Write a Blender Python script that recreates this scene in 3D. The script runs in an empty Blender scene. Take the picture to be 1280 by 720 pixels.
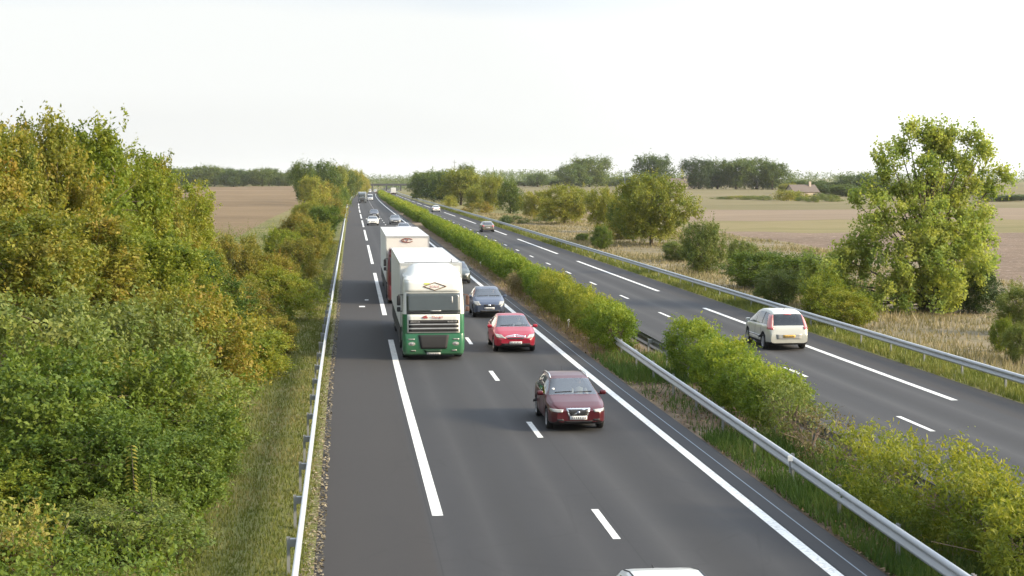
import bpy, bmesh, math, random
import numpy as np
from mathutils import Vector, Matrix
from mathutils.bvhtree import BVHTree
R = math.radians
scene = bpy.context.scene
col = scene.collection
rng = np.random.default_rng(7)
random.seed(7)

# ------------------------------------------------------------------ camera model
F_PX, CAM_H, VX, VY = 2045.0, 7.3, 431.0, 222.0
PITCH = math.atan2(138.0, F_PX)
YAW = math.atan2((640 - VX) * math.cos(PITCH), F_PX)
_fw = np.array([math.sin(YAW) * math.cos(PITCH), math.cos(YAW) * math.cos(PITCH), -math.sin(PITCH)])
_rt = np.array([math.cos(YAW), -math.sin(YAW), 0.0])
_up = np.cross(_rt, _fw)

def ray(px, py):
    return _fw * F_PX + _rt * (px - 640) + _up * (360 - py)

def at_dist(px, py, Y):
    d = ray(px, py); t = Y / d[1]
    return d[0] * t, CAM_H + d[2] * t

# ------------------------------------------------------------------ road alignment and terrain
def sstep(t):
    t = np.clip(t, 0, 1)
    return t * t * (3 - 2 * t)

def off(y):
    y = np.asarray(y, float)
    return 0.0042 * np.maximum(y - 60, 0) + 1.4e-5 * np.maximum(y - 350, 0) ** 2

def zroad(y):
    y = np.asarray(y, float)
    z = -1.15e-4 * np.maximum(y - 250, 0) ** 1.5
    z = np.maximum(z, -6.6)
    return z * (1 - sstep((y - 1900) / 700))

def terrain(x, y):
    x = np.asarray(x, float); y = np.asarray(y, float)
    u = x - off(np.minimum(y, 2200))
    zr = zroad(y)
    tl = 1.4 * sstep((y - 200) / 900)
    tr = 1.5 * sstep((y - 300) / 600)
    bl = sstep((-u - 3) / (10 + y * 0.02)); br = sstep((u - 24) / (14 + y * 0.02))
    bump = 0.12 * np.sin(x * 0.31 + 1.3) * np.sin(y * 0.17) + 0.25 * np.sin(x * 0.047) * np.sin(y * 0.031 + 2)
    z = zr + (tl - zr) * bl + (tr - zr) * br
    return z + bump * np.maximum(bl, br) - 0.0

# ------------------------------------------------------------------ object helpers
def tag(o, label=None, cat=None, group=None, kind=None):
    if label: o['label'] = label
    if cat: o['category'] = cat
    if group: o['group'] = group
    if kind: o['kind'] = kind
    return o

def empty(name, loc=(0, 0, 0), rz=0.0):
    o = bpy.data.objects.new(name, None); o.empty_display_size = 0.2
    o.location = loc; o.rotation_euler = (0, 0, rz)
    col.objects.link(o)
    return o

def link(name, me, parent=None, mat=None):
    o = bpy.data.objects.new(name, me)
    col.objects.link(o)
    if mat is not None:
        if len(me.materials) == 0: me.materials.append(mat)
    if parent is not None: o.parent = parent
    return o

def mesh_py(name, V, F, mat=None, smooth=False):
    me = bpy.data.meshes.new(name)
    me.from_pydata([tuple(v) for v in V], [], [tuple(f) for f in F])
    if mat is not None: me.materials.append(mat)
    if smooth: me.polygons.foreach_set('use_smooth', [True] * len(me.polygons))
    me.update()
    return me

def mesh_quads(name, V, tint=None, mat=None, n=4):
    """V (k*n,3): k separate n-gons"""
    V = np.ascontiguousarray(V, dtype=np.float32)
    k = len(V) // n
    me = bpy.data.meshes.new(name)
    me.vertices.add(len(V)); me.vertices.foreach_set('co', V.ravel())
    me.loops.add(len(V)); me.loops.foreach_set('vertex_index', np.arange(len(V), dtype=np.int32))
    me.polygons.add(k)
    me.polygons.foreach_set('loop_start', np.arange(0, k * n, n, dtype=np.int32))
    me.polygons.foreach_set('loop_total', np.full(k, n, dtype=np.int32))
    if tint is not None:
        a = me.attributes.new('tint', 'FLOAT', 'FACE')
        a.data.foreach_set('value', np.ascontiguousarray(tint, dtype=np.float32))
    if mat is not None: me.materials.append(mat)
    me.update(calc_edges=True)
    return me

class MB:
    """collects boxes, tubes, quads into one mesh"""
    def __init__(s): s.V = []; s.F = []
    def add(s, V, F):
        b = len(s.V); s.V += [tuple(v) for v in V]; s.F += [tuple(i + b for i in f) for f in F]
        return s
    def box(s, x0, x1, y0, y1, z0, z1):
        V = [(x0, y0, z0), (x1, y0, z0), (x1, y1, z0), (x0, y1, z0), (x0, y0, z1), (x1, y0, z1), (x1, y1, z1), (x0, y1, z1)]
        return s.add(V, [(0, 3, 2, 1), (4, 5, 6, 7), (0, 1, 5, 4), (1, 2, 6, 5), (2, 3, 7, 6), (3, 0, 4, 7)])
    def rbox(s, x0, x1, y0, y1, z0, z1, r=0.03, seg=2):
        bm = bmesh.new(); bmesh.ops.create_cube(bm, size=1)
        for v in bm.verts:
            v.co = Vector((x0 + (v.co.x + .5) * (x1 - x0), y0 + (v.co.y + .5) * (y1 - y0), z0 + (v.co.z + .5) * (z1 - z0)))
        bmesh.ops.bevel(bm, geom=bm.edges[:], offset=r, segments=seg, affect='EDGES', profile=.5)
        bm.verts.index_update()
        s.add([v.co[:] for v in bm.verts], [[v.index for v in f.verts] for f in bm.faces]); bm.free()
        return s
    def tube(s, pts, rad, n=6, cap=True):
        pts = [Vector(p) for p in pts]
        if not hasattr(rad, '__len__'): rad = [rad] * len(pts)
        V = []; Fc = []
        for i, p in enumerate(pts):
            t = (pts[min(i + 1, len(pts) - 1)] - pts[max(i - 1, 0)])
            if t.length < 1e-9: t = Vector((0, 0, 1))
            t.normalize()
            a = t.orthogonal().normalized() if i == 0 else (a - t * a.dot(t)).normalized()
            b = t.cross(a)
            for k in range(n):
                w = 2 * math.pi * k / n
                V.append(p + (a * math.cos(w) + b * math.sin(w)) * rad[i])
        for i in range(len(pts) - 1):
            for k in range(n):
                k2 = (k + 1) % n
                Fc.append((i * n + k, i * n + k2, (i + 1) * n + k2, (i + 1) * n + k))
        if cap:
            Fc.append(tuple(range(n))[::-1]); Fc.append(tuple((len(pts) - 1) * n + k for k in range(n)))
        return s.add(V, Fc)
    def lathe_x(s, prof, cx, cy, cz, n=20):
        """profile [(x, r)] revolved about the X axis through (cx,cy,cz)"""
        V = []; Fc = []
        for (x, r) in prof:
            for k in range(n):
                w = 2 * math.pi * k / n
                V.append((cx + x, cy + r * math.cos(w), cz + r * math.sin(w)))
        for i in range(len(prof) - 1):
            for k in range(n):
                k2 = (k + 1) % n
                Fc.append((i * n + k, i * n + k2, (i + 1) * n + k2, (i + 1) * n + k))
        Fc.append(tuple(range(n))[::-1]); Fc.append(tuple((len(prof) - 1) * n + k for k in range(n)))
        return s.add(V, Fc)
    def ellipsoid(s, c, r, n=10, m=6):
        V = []; Fc = []
        for i in range(m + 1):
            th = math.pi * i / m
            for k in range(n):
                w = 2 * math.pi * k / n
                V.append((c[0] + r[0] * math.sin(th) * math.cos(w), c[1] + r[1] * math.sin(th) * math.sin(w), c[2] + r[2] * math.cos(th)))
        for i in range(m):
            for k in range(n):
                k2 = (k + 1) % n
                Fc.append((i * n + k, (i + 1) * n + k, (i + 1) * n + k2, i * n + k2))
        return s.add(V, Fc)
    def mesh(s, name, mat=None, smooth=False): return mesh_py(name, s.V, s.F, mat, smooth)
    def build(s, name, mat=None, parent=None, smooth=False):
        o = link(name, s.mesh(name, mat, smooth), parent)
        return o

def autosmooth(o, ang=35):
    """smooth shading with sharp edges above an angle"""
    me = o.data
    bm = bmesh.new(); bm.from_mesh(me)
    bmesh.ops.remove_doubles(bm, verts=bm.verts[:], dist=1e-5)
    bmesh.ops.recalc_face_normals(bm, faces=bm.faces[:])
    for f in bm.faces: f.smooth = True
    for e in bm.edges:
        if len(e.link_faces) == 2 and e.calc_face_angle(0) > R(ang): e.smooth = False
    bm.to_mesh(me); bm.free()
    return o

# ------------------------------------------------------------------ material helpers
class NT:
    def __init__(s, name):
        s.m = bpy.data.materials.new(name); s.m.use_nodes = True
        s.t = s.m.node_tree; s.t.nodes.clear()
        s.out = s.n('ShaderNodeOutputMaterial')
    def n(s, ty, **kw):
        x = s.t.nodes.new(ty)
        for k, v in kw.items(): setattr(x, k, v)
        return x
    def l(s, a, b): s.t.links.new(a, b)
    def noise(s, vec, scale, detail=4, rough=.55, dist=0):
        x = s.n('ShaderNodeTexNoise'); x.inputs['Scale'].default_value = scale
        x.inputs['Detail'].default_value = detail; x.inputs['Roughness'].default_value = rough
        x.inputs['Distortion'].default_value = dist
        if vec is not None: s.l(vec, x.inputs['Vector'])
        return x.outputs['Fac']
    def ramp(s, fac, stops):
        x = s.n('ShaderNodeValToRGB'); e = x.color_ramp.elements
        while len(e) < len(stops): e.new(0.5)
        for i, (p, c) in enumerate(stops):
            e[i].position = p; e[i].color = (*c, 1) if len(c) == 3 else c
        s.l(fac, x.inputs['Fac'])
        return x.outputs['Color']
    def mix(s, fac, a, b, mode='MIX'):
        x = s.n('ShaderNodeMix', data_type='RGBA', blend_type=mode)
        for sock, v in ((x.inputs[0], fac), (x.inputs[6], a), (x.inputs[7], b)):
            if hasattr(v, 'is_linked'): s.l(v, sock)
            elif isinstance(v, (int, float)): sock.default_value = v
            else: sock.default_value = (*v, 1) if len(v) == 3 else v
        return x.outputs[2]
    def math(s, op, a, b=0.0, clamp=False):
        x = s.n('ShaderNodeMath', operation=op); x.use_clamp = clamp
        for sock, v in ((x.inputs[0], a), (x.inputs[1], b)):
            if hasattr(v, 'is_linked'): s.l(v, sock)
            else: sock.default_value = v
        return x.outputs[0]
    def mapping(s, vec, scale=(1, 1, 1), loc=(0, 0, 0), rot=(0, 0, 0)):
        x = s.n('ShaderNodeMapping'); x.inputs['Scale'].default_value = scale
        x.inputs['Location'].default_value = loc; x.inputs['Rotation'].default_value = rot
        s.l(vec, x.inputs['Vector'])
        return x.outputs[0]
    def coord(s, which='Object'): return s.n('ShaderNodeTexCoord').outputs[which]
    def bsdf(s, color=None, rough=.5, metal=0, spec=.5, coat=0, bump=None, bstr=.3, bdist=.02):
        b = s.n('ShaderNodeBsdfPrincipled')
        def put(k, v):
            if hasattr(v, 'is_linked'): s.l(v, b.inputs[k])
            else: b.inputs[k].default_value = (*v, 1) if (isinstance(v, tuple) and len(v) == 3) else v
        if color is not None: put('Base Color', color)
        put('Roughness', rough); put('Metallic', metal); put('Specular IOR Level', spec)
        put('Coat Weight', coat); b.inputs['Coat Roughness'].default_value = .06
        if bump is not None:
            bp = s.n('ShaderNodeBump'); bp.inputs['Strength'].default_value = bstr; bp.inputs['Distance'].default_value = bdist
            s.l(bump, bp.inputs['Height']); s.l(bp.outputs[0], b.inputs['Normal'])
        return b
    def done(s, shader):
        s.l(shader.outputs[0] if hasattr(shader, 'outputs') else shader, s.out.inputs['Surface'])
        return s.m

def simple(name, color, rough=.5, metal=0, spec=.5, coat=0, var=.12, scale=6.0):
    """plain material with a little dirt / tone variation"""
    t = NT(name); o = t.coord()
    f = t.noise(o, scale, 5, .6)
    c = t.mix(t.math('MULTIPLY', f, 1.0), tuple(max(0, x * (1 - var)) for x in color), tuple(min(1, x * (1 + var)) for x in color))
    rr = t.math('ADD', t.math('MULTIPLY', f, .15), rough - .07)
    return t.done(t.bsdf(c, rr, metal, spec, coat))

def paint(name, color, rough=.32, metal=.0, coat=.6, dirt=(.16, .14, .115), dirt_amt=.5):
    """car paint: clear coat, road dust gathered low on the body (z in object space) and broken by noise"""
    t = NT(name); o = t.coord()
    sep = t.n('ShaderNodeSeparateXYZ'); t.l(o, sep.inputs[0])
    low = t.math('SUBTRACT', .75, sep.outputs[2]); low = t.math('MULTIPLY', low, 1.2, True)
    nz = t.noise(o, 3.0, 6, .65)
    f = t.math('MULTIPLY', t.math('MULTIPLY', low, nz), dirt_amt * 1.6, True)
    fine = t.noise(o, 22.0, 4, .6)
    base = t.mix(fine, tuple(x * .94 for x in color), tuple(min(1, x * 1.05) for x in color))
    c = t.mix(f, base, dirt)
    rr = t.math('ADD', t.math('MULTIPLY', f, .4), t.math('ADD', t.math('MULTIPLY', nz, .1), rough - .05))
    return t.done(t.bsdf(c, rr, metal, .5, coat))

def leaf_mat(name, stops, hue_var=.5, trans=.3, alt=None):
    """stops: ramp over the per-leaf tint; every object shifts a little with its own random number"""
    t = NT(name)
    a = t.n('ShaderNodeAttribute', attribute_name='tint')
    oi = t.n('ShaderNodeObjectInfo')
    f = t.math('ADD', a.outputs['Fac'], t.math('MULTIPLY', t.math('SUBTRACT', oi.outputs['Random'], .5), hue_var), True)
    c = t.ramp(f, stops)
    nz = t.noise(t.coord(), .9, 3, .6)
    if alt is not None:
        c = t.mix(t.math('MULTIPLY', t.math('SUBTRACT', nz, .45), 2.2, True), c, alt)
    b = t.bsdf(c, .55, 0, .25)
    tr = t.n('ShaderNodeBsdfTranslucent')
    tc = t.mix(1.0, c, (1.15, 1.1, .6), 'MULTIPLY'); t.l(tc, tr.inputs['Color'])
    mx = t.n('ShaderNodeMixShader'); mx.inputs[0].default_value = trans
    t.l(b.outputs[0], mx.inputs[1]); t.l(tr.outputs[0], mx.inputs[2])
    return t.done(mx)
# ================================================================== ground, fields and roads
def ground_mat(name, stops, scale, bump_scale=3.0, bstr=.5, bdist=.1, stretch=(1, 1, 1), big=.02, big_amt=.35, speck=None, furrow=0.0):
    t = NT(name); o = t.mapping(t.coord(), stretch)
    n1 = t.noise(o, scale, 8, .68, .4); n2 = t.noise(o, big, 3, .5)
    f = t.math('ADD', t.math('MULTIPLY', n1, 1 - big_amt), t.math('MULTIPLY', n2, big_amt))
    c = t.ramp(f, stops)
    if speck:
        s = t.noise(o, speck[1], 2, .5); s = t.math('MULTIPLY', t.math('SUBTRACT', s, speck[2]), 12, True)
        c = t.mix(s, c, speck[0])
    # tractor lines and clods
    fw = t.noise(t.mapping(t.coord(), (.02, .9, 1), rot=(0, 0, .12)), 1.0, 3, .6); fw = t.math('MULTIPLY', t.math('SUBTRACT', fw, .52), 5, True)
    if furrow: c = t.mix(t.math('MULTIPLY', fw, furrow), c, tuple(x * .72 for x in stops[0][1]))
    h = t.noise(o, bump_scale, 6, .7)
    return t.done(t.bsdf(c, .95, 0, .15, bump=h, bstr=bstr, bdist=bdist))

G_GRASS = ground_mat('rough_grass_ground', [(.3, (.075, .085, .025)), (.45, (.13, .125, .045)), (.55, (.2, .17, .075)), (.7, (.27, .22, .12))], .35, 5)
G_PLOUGH = ground_mat('ploughed_brown_soil', [(.3, (0.130, 0.092, 0.053)), (.5, (0.186, 0.132, 0.076)), (.7, (0.251, 0.179, 0.106))], .11, 1.2, .8, .3, (.35, 1.6, 1), .012, .5, ((0.301, 0.216, 0.159), 1.4, .66), furrow=0.55)
G_PALE = ground_mat('ploughed_pale_soil', [(.3, (0.131, 0.095, 0.068)), (.5, (0.197, 0.144, 0.104)), (.72, (0.271, 0.202, 0.143))], .3, 1.5, .9, .3, (1, 1.4, 1), .03, .35, ((0.393, 0.307, 0.245), 1.1, .62), furrow=0.4)
G_STUB = ground_mat('harrowed_field', [(.3, (0.177, 0.132, 0.089)), (.5, (0.222, 0.167, 0.112)), (.7, (0.267, 0.207, 0.141))], .06, 1.5, .5, .15, (.4, 1.5, 1), .01, .5, furrow=0.4)
G_STRIP = ground_mat('yellow_green_meadow', [(.32, (0.115, 0.115, 0.041)), (.5, (0.184, 0.156, 0.069)), (.66, (0.239, 0.189, 0.101))], .09, 2, .5, .15, (.35, 1.6, 1), .02, .45)
G_MEADOW = ground_mat('olive_meadow', [(.3, (0.103, 0.099, 0.041)), (.5, (0.168, 0.142, 0.069)), (.7, (0.224, 0.181, 0.103))], .05, 2, .5, .15, (.35, 1.3, 1), .01, .5, furrow=0.3)
G_VERGE = ground_mat('dry_verge_soil', [(.3, (.1, .1, .045)), (.5, (.2, .165, .105)), (.7, (.29, .235, .165))], .5, 6, .5, .08)
G_MOWN = ground_mat('mown_verge_turf', [(.3, (.085, .1, .03)), (.5, (.14, .145, .05)), (.68, (.24, .195, .11))], 1.3, 9, .5, .05)
G_MEDIAN = ground_mat('median_dirt', [(.3, (.07, .055, .038)), (.46, (.135, .1, .07)), (.58, (.2, .155, .11)), (.72, (.25, .21, .155))], .9, 8, .6, .06, (1, .5, 1), .15, .3)

# --- the one ground sheet: grid in (u, y), u = offset from the road line
us = np.concatenate([-np.geomspace(3600, 60, 26), np.arange(-50, -14, 4.), np.array([-14, -11, -8, -6, -4.5, -3.2, -2, -1.2, -.63]),
                     np.array([-.4, 3, 7, 9.86, 10.4, 11.4, 12.4, 13.05, 16, 20, 21.75, 22.2, 23, 24.5, 27, 30, 34, 38, 43, 48]),
                     np.arange(54, 110, 7.), np.geomspace(115, 4200, 30)])
ys = np.concatenate([np.arange(-60, 20, 10.), np.arange(20, 120, 4.), np.arange(120, 210, 6.), np.array([212, 222, 232, 244, 257, 270, 284, 300, 318, 336, 354, 370]),
                     np.geomspace(390, 1150, 36), np.geomspace(1180, 2600, 26), np.geomspace(2800, 9000, 12)])
UU, YY = np.meshgrid(us, ys)
XX = UU + off(np.minimum(YY, 2200)) * np.clip(1 - (np.abs(UU) - 300) / 600, 0, 1)
ZZ = terrain(XX, YY)
inroad = (UU > -.62) & (UU < 21.74)
ZZ = np.where(inroad, zroad(YY) - .06, ZZ)
nu, ny = len(us), len(ys)
V = np.stack([XX, YY, ZZ], -1).reshape(-1, 3)
Fq = []; Mi = []
mats = [G_GRASS, G_PLOUGH, G_PALE, G_STRIP, G_STUB, G_MEADOW, G_VERGE, G_MOWN, G_MEDIAN]
for j in range(ny - 1):
    for i in range(nu - 1):
        Fq.append((j * nu + i, j * nu + i + 1, (j + 1) * nu + i + 1, (j + 1) * nu + i))
        u = .5 * (us[i] + us[i + 1]); y = .5 * (ys[j] + ys[j + 1]); m = 0
        if u < -14 and 112 < y < 1085: m = 1
        elif -3.2 < u < -.6: m = 7
        elif 9.8 < u < 13.1: m = 8
        elif 21.7 < u < 24.5: m = 7
        elif 24.5 < u < 48 and y < 300: m = 6
        elif u >= 48:
            if 40 < y < 212: m = 2
            elif y < 270: m = 3
            elif y < 370: m = 4
            elif y < 1600: m = 5
        Mi.append(m)
me = mesh_py('ground', V, Fq, None, True)
for m in mats: me.materials.append(m)
me.polygons.foreach_set('material_index', Mi)
tag(link('ground', me), kind='structure')

# --- carriageways: strips with a (u, y) UV so wear follows the lanes
ry = np.concatenate([np.arange(-40, 240, 8.), np.arange(240, 1000, 20.), np.arange(1000, 2600, 40.)])
def strip(u0, u1, dz, y0=None, y1=None, n=2):
    yy = ry if y0 is None else np.array([y0] + [v for v in ry if y0 < v < y1] + [y1])
    uu = np.linspace(u0, u1, n)
    V = []; F = []
    for y in yy:
        for u in uu: V.append((u + float(off(min(y, 2200))), float(y), float(zroad(y)) + dz))
    for j in range(len(yy) - 1):
        for i in range(n - 1): F.append((j * n + i, j * n + i + 1, (j + 1) * n + i + 1, (j + 1) * n + i))
    return V, F, [(u, y) for y in yy for u in uu]

def asphalt(name, tracks, shoulder, base=.036):
    t = NT(name); uv = t.n('ShaderNodeUVMap', uv_map='lane').outputs[0]
    sep = t.n('ShaderNodeSeparateXYZ'); t.l(uv, sep.inputs[0])
    o = t.coord()
    fine = t.noise(o, 38, 4, .7); mid = t.noise(t.mapping(uv, (1.2, .05, 1)), 1.0, 6, .6); big = t.noise(t.mapping(uv, (.25, .012, 1)), 1.0, 4, .55)
    patch = t.noise(t.mapping(uv, (.5, .35, 1)), .6, 5, .6)
    tone = t.math('ADD', t.math('MULTIPLY', mid, .45), t.math('ADD', t.math('MULTIPLY', big, .4), t.math('MULTIPLY', patch, .15)))
    c = t.ramp(tone, [(.3, (base * .7, base * .7, base * .76)), (.5, (base, base, base * 1.08)), (.7, (base * 1.4, base * 1.38, base * 1.44))])
    wear = None
    for (uc, w, s) in tracks:
        g = t.math('SUBTRACT', 1.0, t.math('ABSOLUTE', t.math('DIVIDE', t.math('SUBTRACT', sep.outputs[0], uc), w)), True)
        g = t.math('MULTIPLY', t.math('MULTIPLY', g, g), s)
        wear = g if wear is None else t.math('ADD', wear, g)
    wear = t.math('MULTIPLY', wear, t.math('ADD', .4, t.math('MULTIPLY', big, 1.2)), True)
    c = t.mix(wear, c, (base * 2.0, base * 1.98, base * 2.0))
    sh = t.math('MULTIPLY', t.math('SUBTRACT', shoulder[0], sep.outputs[0]) if shoulder[1] < 0 else t.math('SUBTRACT', sep.outputs[0], shoulder[0]), 8, True)
    c = t.mix(t.math('MULTIPLY', sh, .55), c, (base * 1.02, base * .86, base * .76))
    # long seams and crack-sealing lines between the lanes
    for uc in (5.6, 1.72, 16.98):
        g = t.math('SUBTRACT', 1.0, t.math('MULTIPLY', t.math('ABSOLUTE', t.math('SUBTRACT', sep.outputs[0], t.math('ADD', uc, t.math('MULTIPLY', mid, .06)))), 45), True)
        c = t.mix(t.math('MULTIPLY', g, .55), c, (base * .45, base * .45, base * .47))
    # worn patches, oil drips in the lane centres and fine transverse cracks
    blot = t.noise(t.mapping(uv, (.9, .5, 1)), 1.6, 5, .7, 1.0); blot = t.math('MULTIPLY', t.math('SUBTRACT', blot, .56), 4, True)
    c = t.mix(t.math('MULTIPLY', blot, .35), c, (base * .55, base * .55, base * .57))
    for uc in (3.6, 7.2, 18.4):
        g2 = t.math('SUBTRACT', 1.0, t.math('MULTIPLY', t.math('ABSOLUTE', t.math('SUBTRACT', sep.outputs[0], uc)), 1.6), True)
        c = t.mix(t.math('MULTIPLY', t.math('MULTIPLY', g2, mid), .55), c, (base * .6, base * .6, base * .62))
    vo = t.n('ShaderNodeTexVoronoi', feature='DISTANCE_TO_EDGE'); vo.inputs['Scale'].default_value = .16; t.l(t.mapping(uv, (1.6, 1, 1)), vo.inputs['Vector'])
    wig = t.math('ADD', vo.outputs['Distance'], t.math('MULTIPLY', t.math('SUBTRACT', patch, .5), .06))
    cr = t.math('SUBTRACT', 1.0, t.math('MULTIPLY', t.math('ABSOLUTE', wig), 140), True)
    c = t.mix(t.math('MULTIPLY', cr, .2), c, (base * .4, base * .4, base * .42))
    spk = t.math('MULTIPLY', t.math('SUBTRACT', fine, .5), 1.3)
    c = t.mix(t.math('ABSOLUTE', spk, 0, True), c, (base * 2.2, base * 2.2, base * 2.2))
    return t.done(t.bsdf(c, t.math('ADD', .78, t.math('MULTIPLY', mid, .2)), 0, .3, bump=fine, bstr=.25, bdist=.01))

A_L = asphalt('asphalt_oncoming', [(2.9, .55, .3), (4.75, .55, .3), (6.35, .75, .5), (8.1, .6, .3)], (1.75, -1))
A_R = asphalt('asphalt_outgoing', [(14.3, .6, .4), (15.9, .6, .4), (17.6, .7, .55), (19.2, .6, .4)], (20.2, 1), .041)
A_D = simple('dark_asphalt_edge', (.035, .035, .038), .9, var=.4, scale=9)
JOINT = simple('pale_joint_sealant', (.16, .2, .25), .5, var=.3, scale=12)
def wear_paint(name):
    t = NT(name); o = t.coord()
    n = t.noise(o, 9, 6, .7); n2 = t.noise(o, .8, 3, .6)
    f = t.math('MULTIPLY', t.math('SUBTRACT', t.math('ADD', n, t.math('MULTIPLY', n2, .35)), .66), 4, True)
    c = t.mix(f, (.72, .72, .7), (.3, .3, .3))
    return t.done(t.bsdf(c, .6, 0, .4))
LINE = wear_paint('worn_white_road_paint')

def sheet(name, parts, mat, uv=False):
    V = []; F = []; U = []
    for (v, f, w) in parts:
        b = len(V); V += v; F += [tuple(i + b for i in q) for q in f]; U += w
    me = mesh_py(name, V, F, mat)
    if uv:
        l = me.uv_layers.new(name='lane')
        for lp in me.loops: l.data[lp.index].uv = U[lp.vertex_index]
    return tag(link(name, me), kind='structure')

sheet('road_oncoming', [strip(-.62, 9.87, 0)], A_L, True)
sheet('road_outgoing', [strip(13.05, 21.76, 0)], A_R, True)
sheet('road_edge_strip', [strip(9.12, 9.86, .003)], A_D)
sheet('road_joint_line', [strip(9.46, 9.49, .006)], JOINT)
marks = [strip(8.83, 9.07, .006), strip(13.45, 13.65, .006)]
for k in range(-2, 80):
    y = 32.3 + 13 * k
    marks.append(strip(5.35, 5.51, .006, y, y + 3)); marks.append(strip(16.74, 16.9, .006, y, y + 3))
for k in range(-1, 22):
    marks.append(strip(1.83, 2.07, .006, 34.95 + 52 * k, 34.95 + 52 * k + 38.7))
    marks.append(strip(19.75, 19.99, .006, 51.6 + 52 * k, 51.6 + 52 * k + 38.3))
marks += [strip(.62, .95, .006, 92.5, 93.3), strip(.98, 1.2, .006, 97.6, 98.2)]
sheet('road_markings', marks, LINE)

# gravel crumbs and dry leaves along the left pavement edge and in the median: nobody could count them
def litter(name, n, u0, u1, y0, y1, size, stops, bias=1.6, label='loose dry litter and gravel along the pavement edge'):
    y = y0 + (y1 - y0) * rng.random(n) ** bias; u = u0 + (u1 - u0) * rng.random(n)
    x = u + off(y); z = zroad(y) + .012 + rng.random(n) * .03
    c = np.stack([x, y, z], 1); s = size * (.5 + rng.random(n))
    a = rng.normal(size=(n, 3)); a[:, 2] *= .35; a /= np.linalg.norm(a, axis=1)[:, None]
    b = np.cross(a, rng.normal(size=(n, 3)) * .3 + [0, 0, 1]); b /= np.linalg.norm(b, axis=1)[:, None]
    V = np.stack([c - a * s[:, None], c - b * s[:, None] * .6, c + a * s[:, None], c + b * s[:, None] * .6], 1).reshape(-1, 3)
    me = mesh_quads(name, V, rng.random(n), leaf_mat(name + '_colours', stops, 0, .1))
    tag(link(name, me), label, 'litter', kind='stuff')
litter('edge_gravel', 6000, -.85, -.45, 26, 140, .035, [(0, (.12, .1, .06)), (.6, (.25, .2, .12)), (1, (.32, .28, .2))])
litter('fallen_leaves', 9000, 9.9, 11.6, 26, 150, .045, [(0, (.07, .045, .03)), (.6, (.2, .12, .06)), (1, (.32, .24, .14))], label='dry brown leaves and stones littering the central reservation')

# ================================================================== guardrails
STEEL = simple('galvanised_steel', (.43, .45, .47), .5, .45, .5, var=.18, scale=2.5)
STEEL_D = simple('weathered_steel_post', (.3, .31, .32), .6, .5, .4, var=.25, scale=5)
def guardrail(name, u, y0, y1, face, label, cat='guardrail', n_posts=100, back=.16, mat=None, slope=0.0):
    """W-beam; face=+1 turns the corrugation to +x traffic"""
    root = empty(name, (u + float(off(y0)), y0, float(zroad(y0))))
    u_of = lambda y: u + slope * (y - y0) + float(off(y))
    prof = [(-.0, .435), (.045, .455), (.075, .49), (.075, .525), (.0, .565), (-.005, .59), (.0, .615), (.075, .655), (.075, .69), (.045, .725), (0, .745)]
    yy = np.array([y0] + [v for v in np.arange(0, 1700, 8.) if y0 < v < y1] + [y1])
    V = []; F = []; n = len(prof)
    for y in yy:
        # beam ends dive slightly
        for (px, pz) in prof:
            V.append((face * px + u_of(y) - root.location.x, y - y0, pz + float(zroad(y)) - root.location.z))
    for j in range(len(yy) - 1):
        for i in range(n - 1): F.append((j * n + i, j * n + i + 1, (j + 1) * n + i + 1, (j + 1) * n + i))
    b = link('beam', mesh_py('beam', V, F, mat or STEEL, True), root)
    md = b.modifiers.new('thick', 'SOLIDIFY'); md.thickness = .008; md.offset = 0
    # one post: a C channel with its spacer bracket
    pm = MB(); s = -face * back
    pm.box(s - .03, s + .03, -.05, -.042, -.1, .7).box(s - .03, s + .03, .042, .05, -.1, .7).box(s - .03, s - .022, -.0415, .0415, -.1, .7)
    pmesh = pm.mesh('post', STEEL_D)
    sm = MB(); xs = sorted((s + face * .032, -face * .012)); sm.box(xs[0], xs[1], -.07, .07, .53, .67)
    smesh = sm.mesh('spacer', STEEL_D)
    rest = MB(); k = 0
    for y in np.arange(math.ceil((y0 - 2) / 4) * 4 + 2, y1, 4.):
        p = (u_of(y) - root.location.x, y - y0, float(zroad(y)) - root.location.z)
        if y < y0: continue
        if k < n_posts:
            o = link('post', pmesh, root); o.location = p
            q = link('spacer', smesh, o)
        else:
            rest.box(p[0] + s - .03, p[0] + s + .03, p[1] - .05, p[1] + .05, p[2] - .1, p[2] + .7)
        k += 1
    if k > n_posts: tag(rest.build('post', STEEL_D, root), kind='stuff')
    return tag(root, label, cat, 'steel guardrails along the motorway')
guardrail('guardrail', -.92, 22, 1300, 1, 'long pale galvanised guardrail on the grass verge left of the oncoming lanes')
guardrail('guardrail', 10.16, 22, 66.5, -1, 'galvanised guardrail in the central reservation, beside the red cars, ending by a rounded bush', slope=.0205)
guardrail('guardrail', 12.5, 22, 71, 1, 'dark steel guardrail in the central reservation, behind the near bushes beside the outgoing lanes', mat=simple('dark_steel_beam', (.13, .135, .14), .75, .2, .3, var=.3))  # one even steel colour, darker than the other beams
guardrail('guardrail', 22.4, 30, 1300, -1, 'long grey guardrail on the right verge beside the silver people carrier', back=.2)

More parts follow.
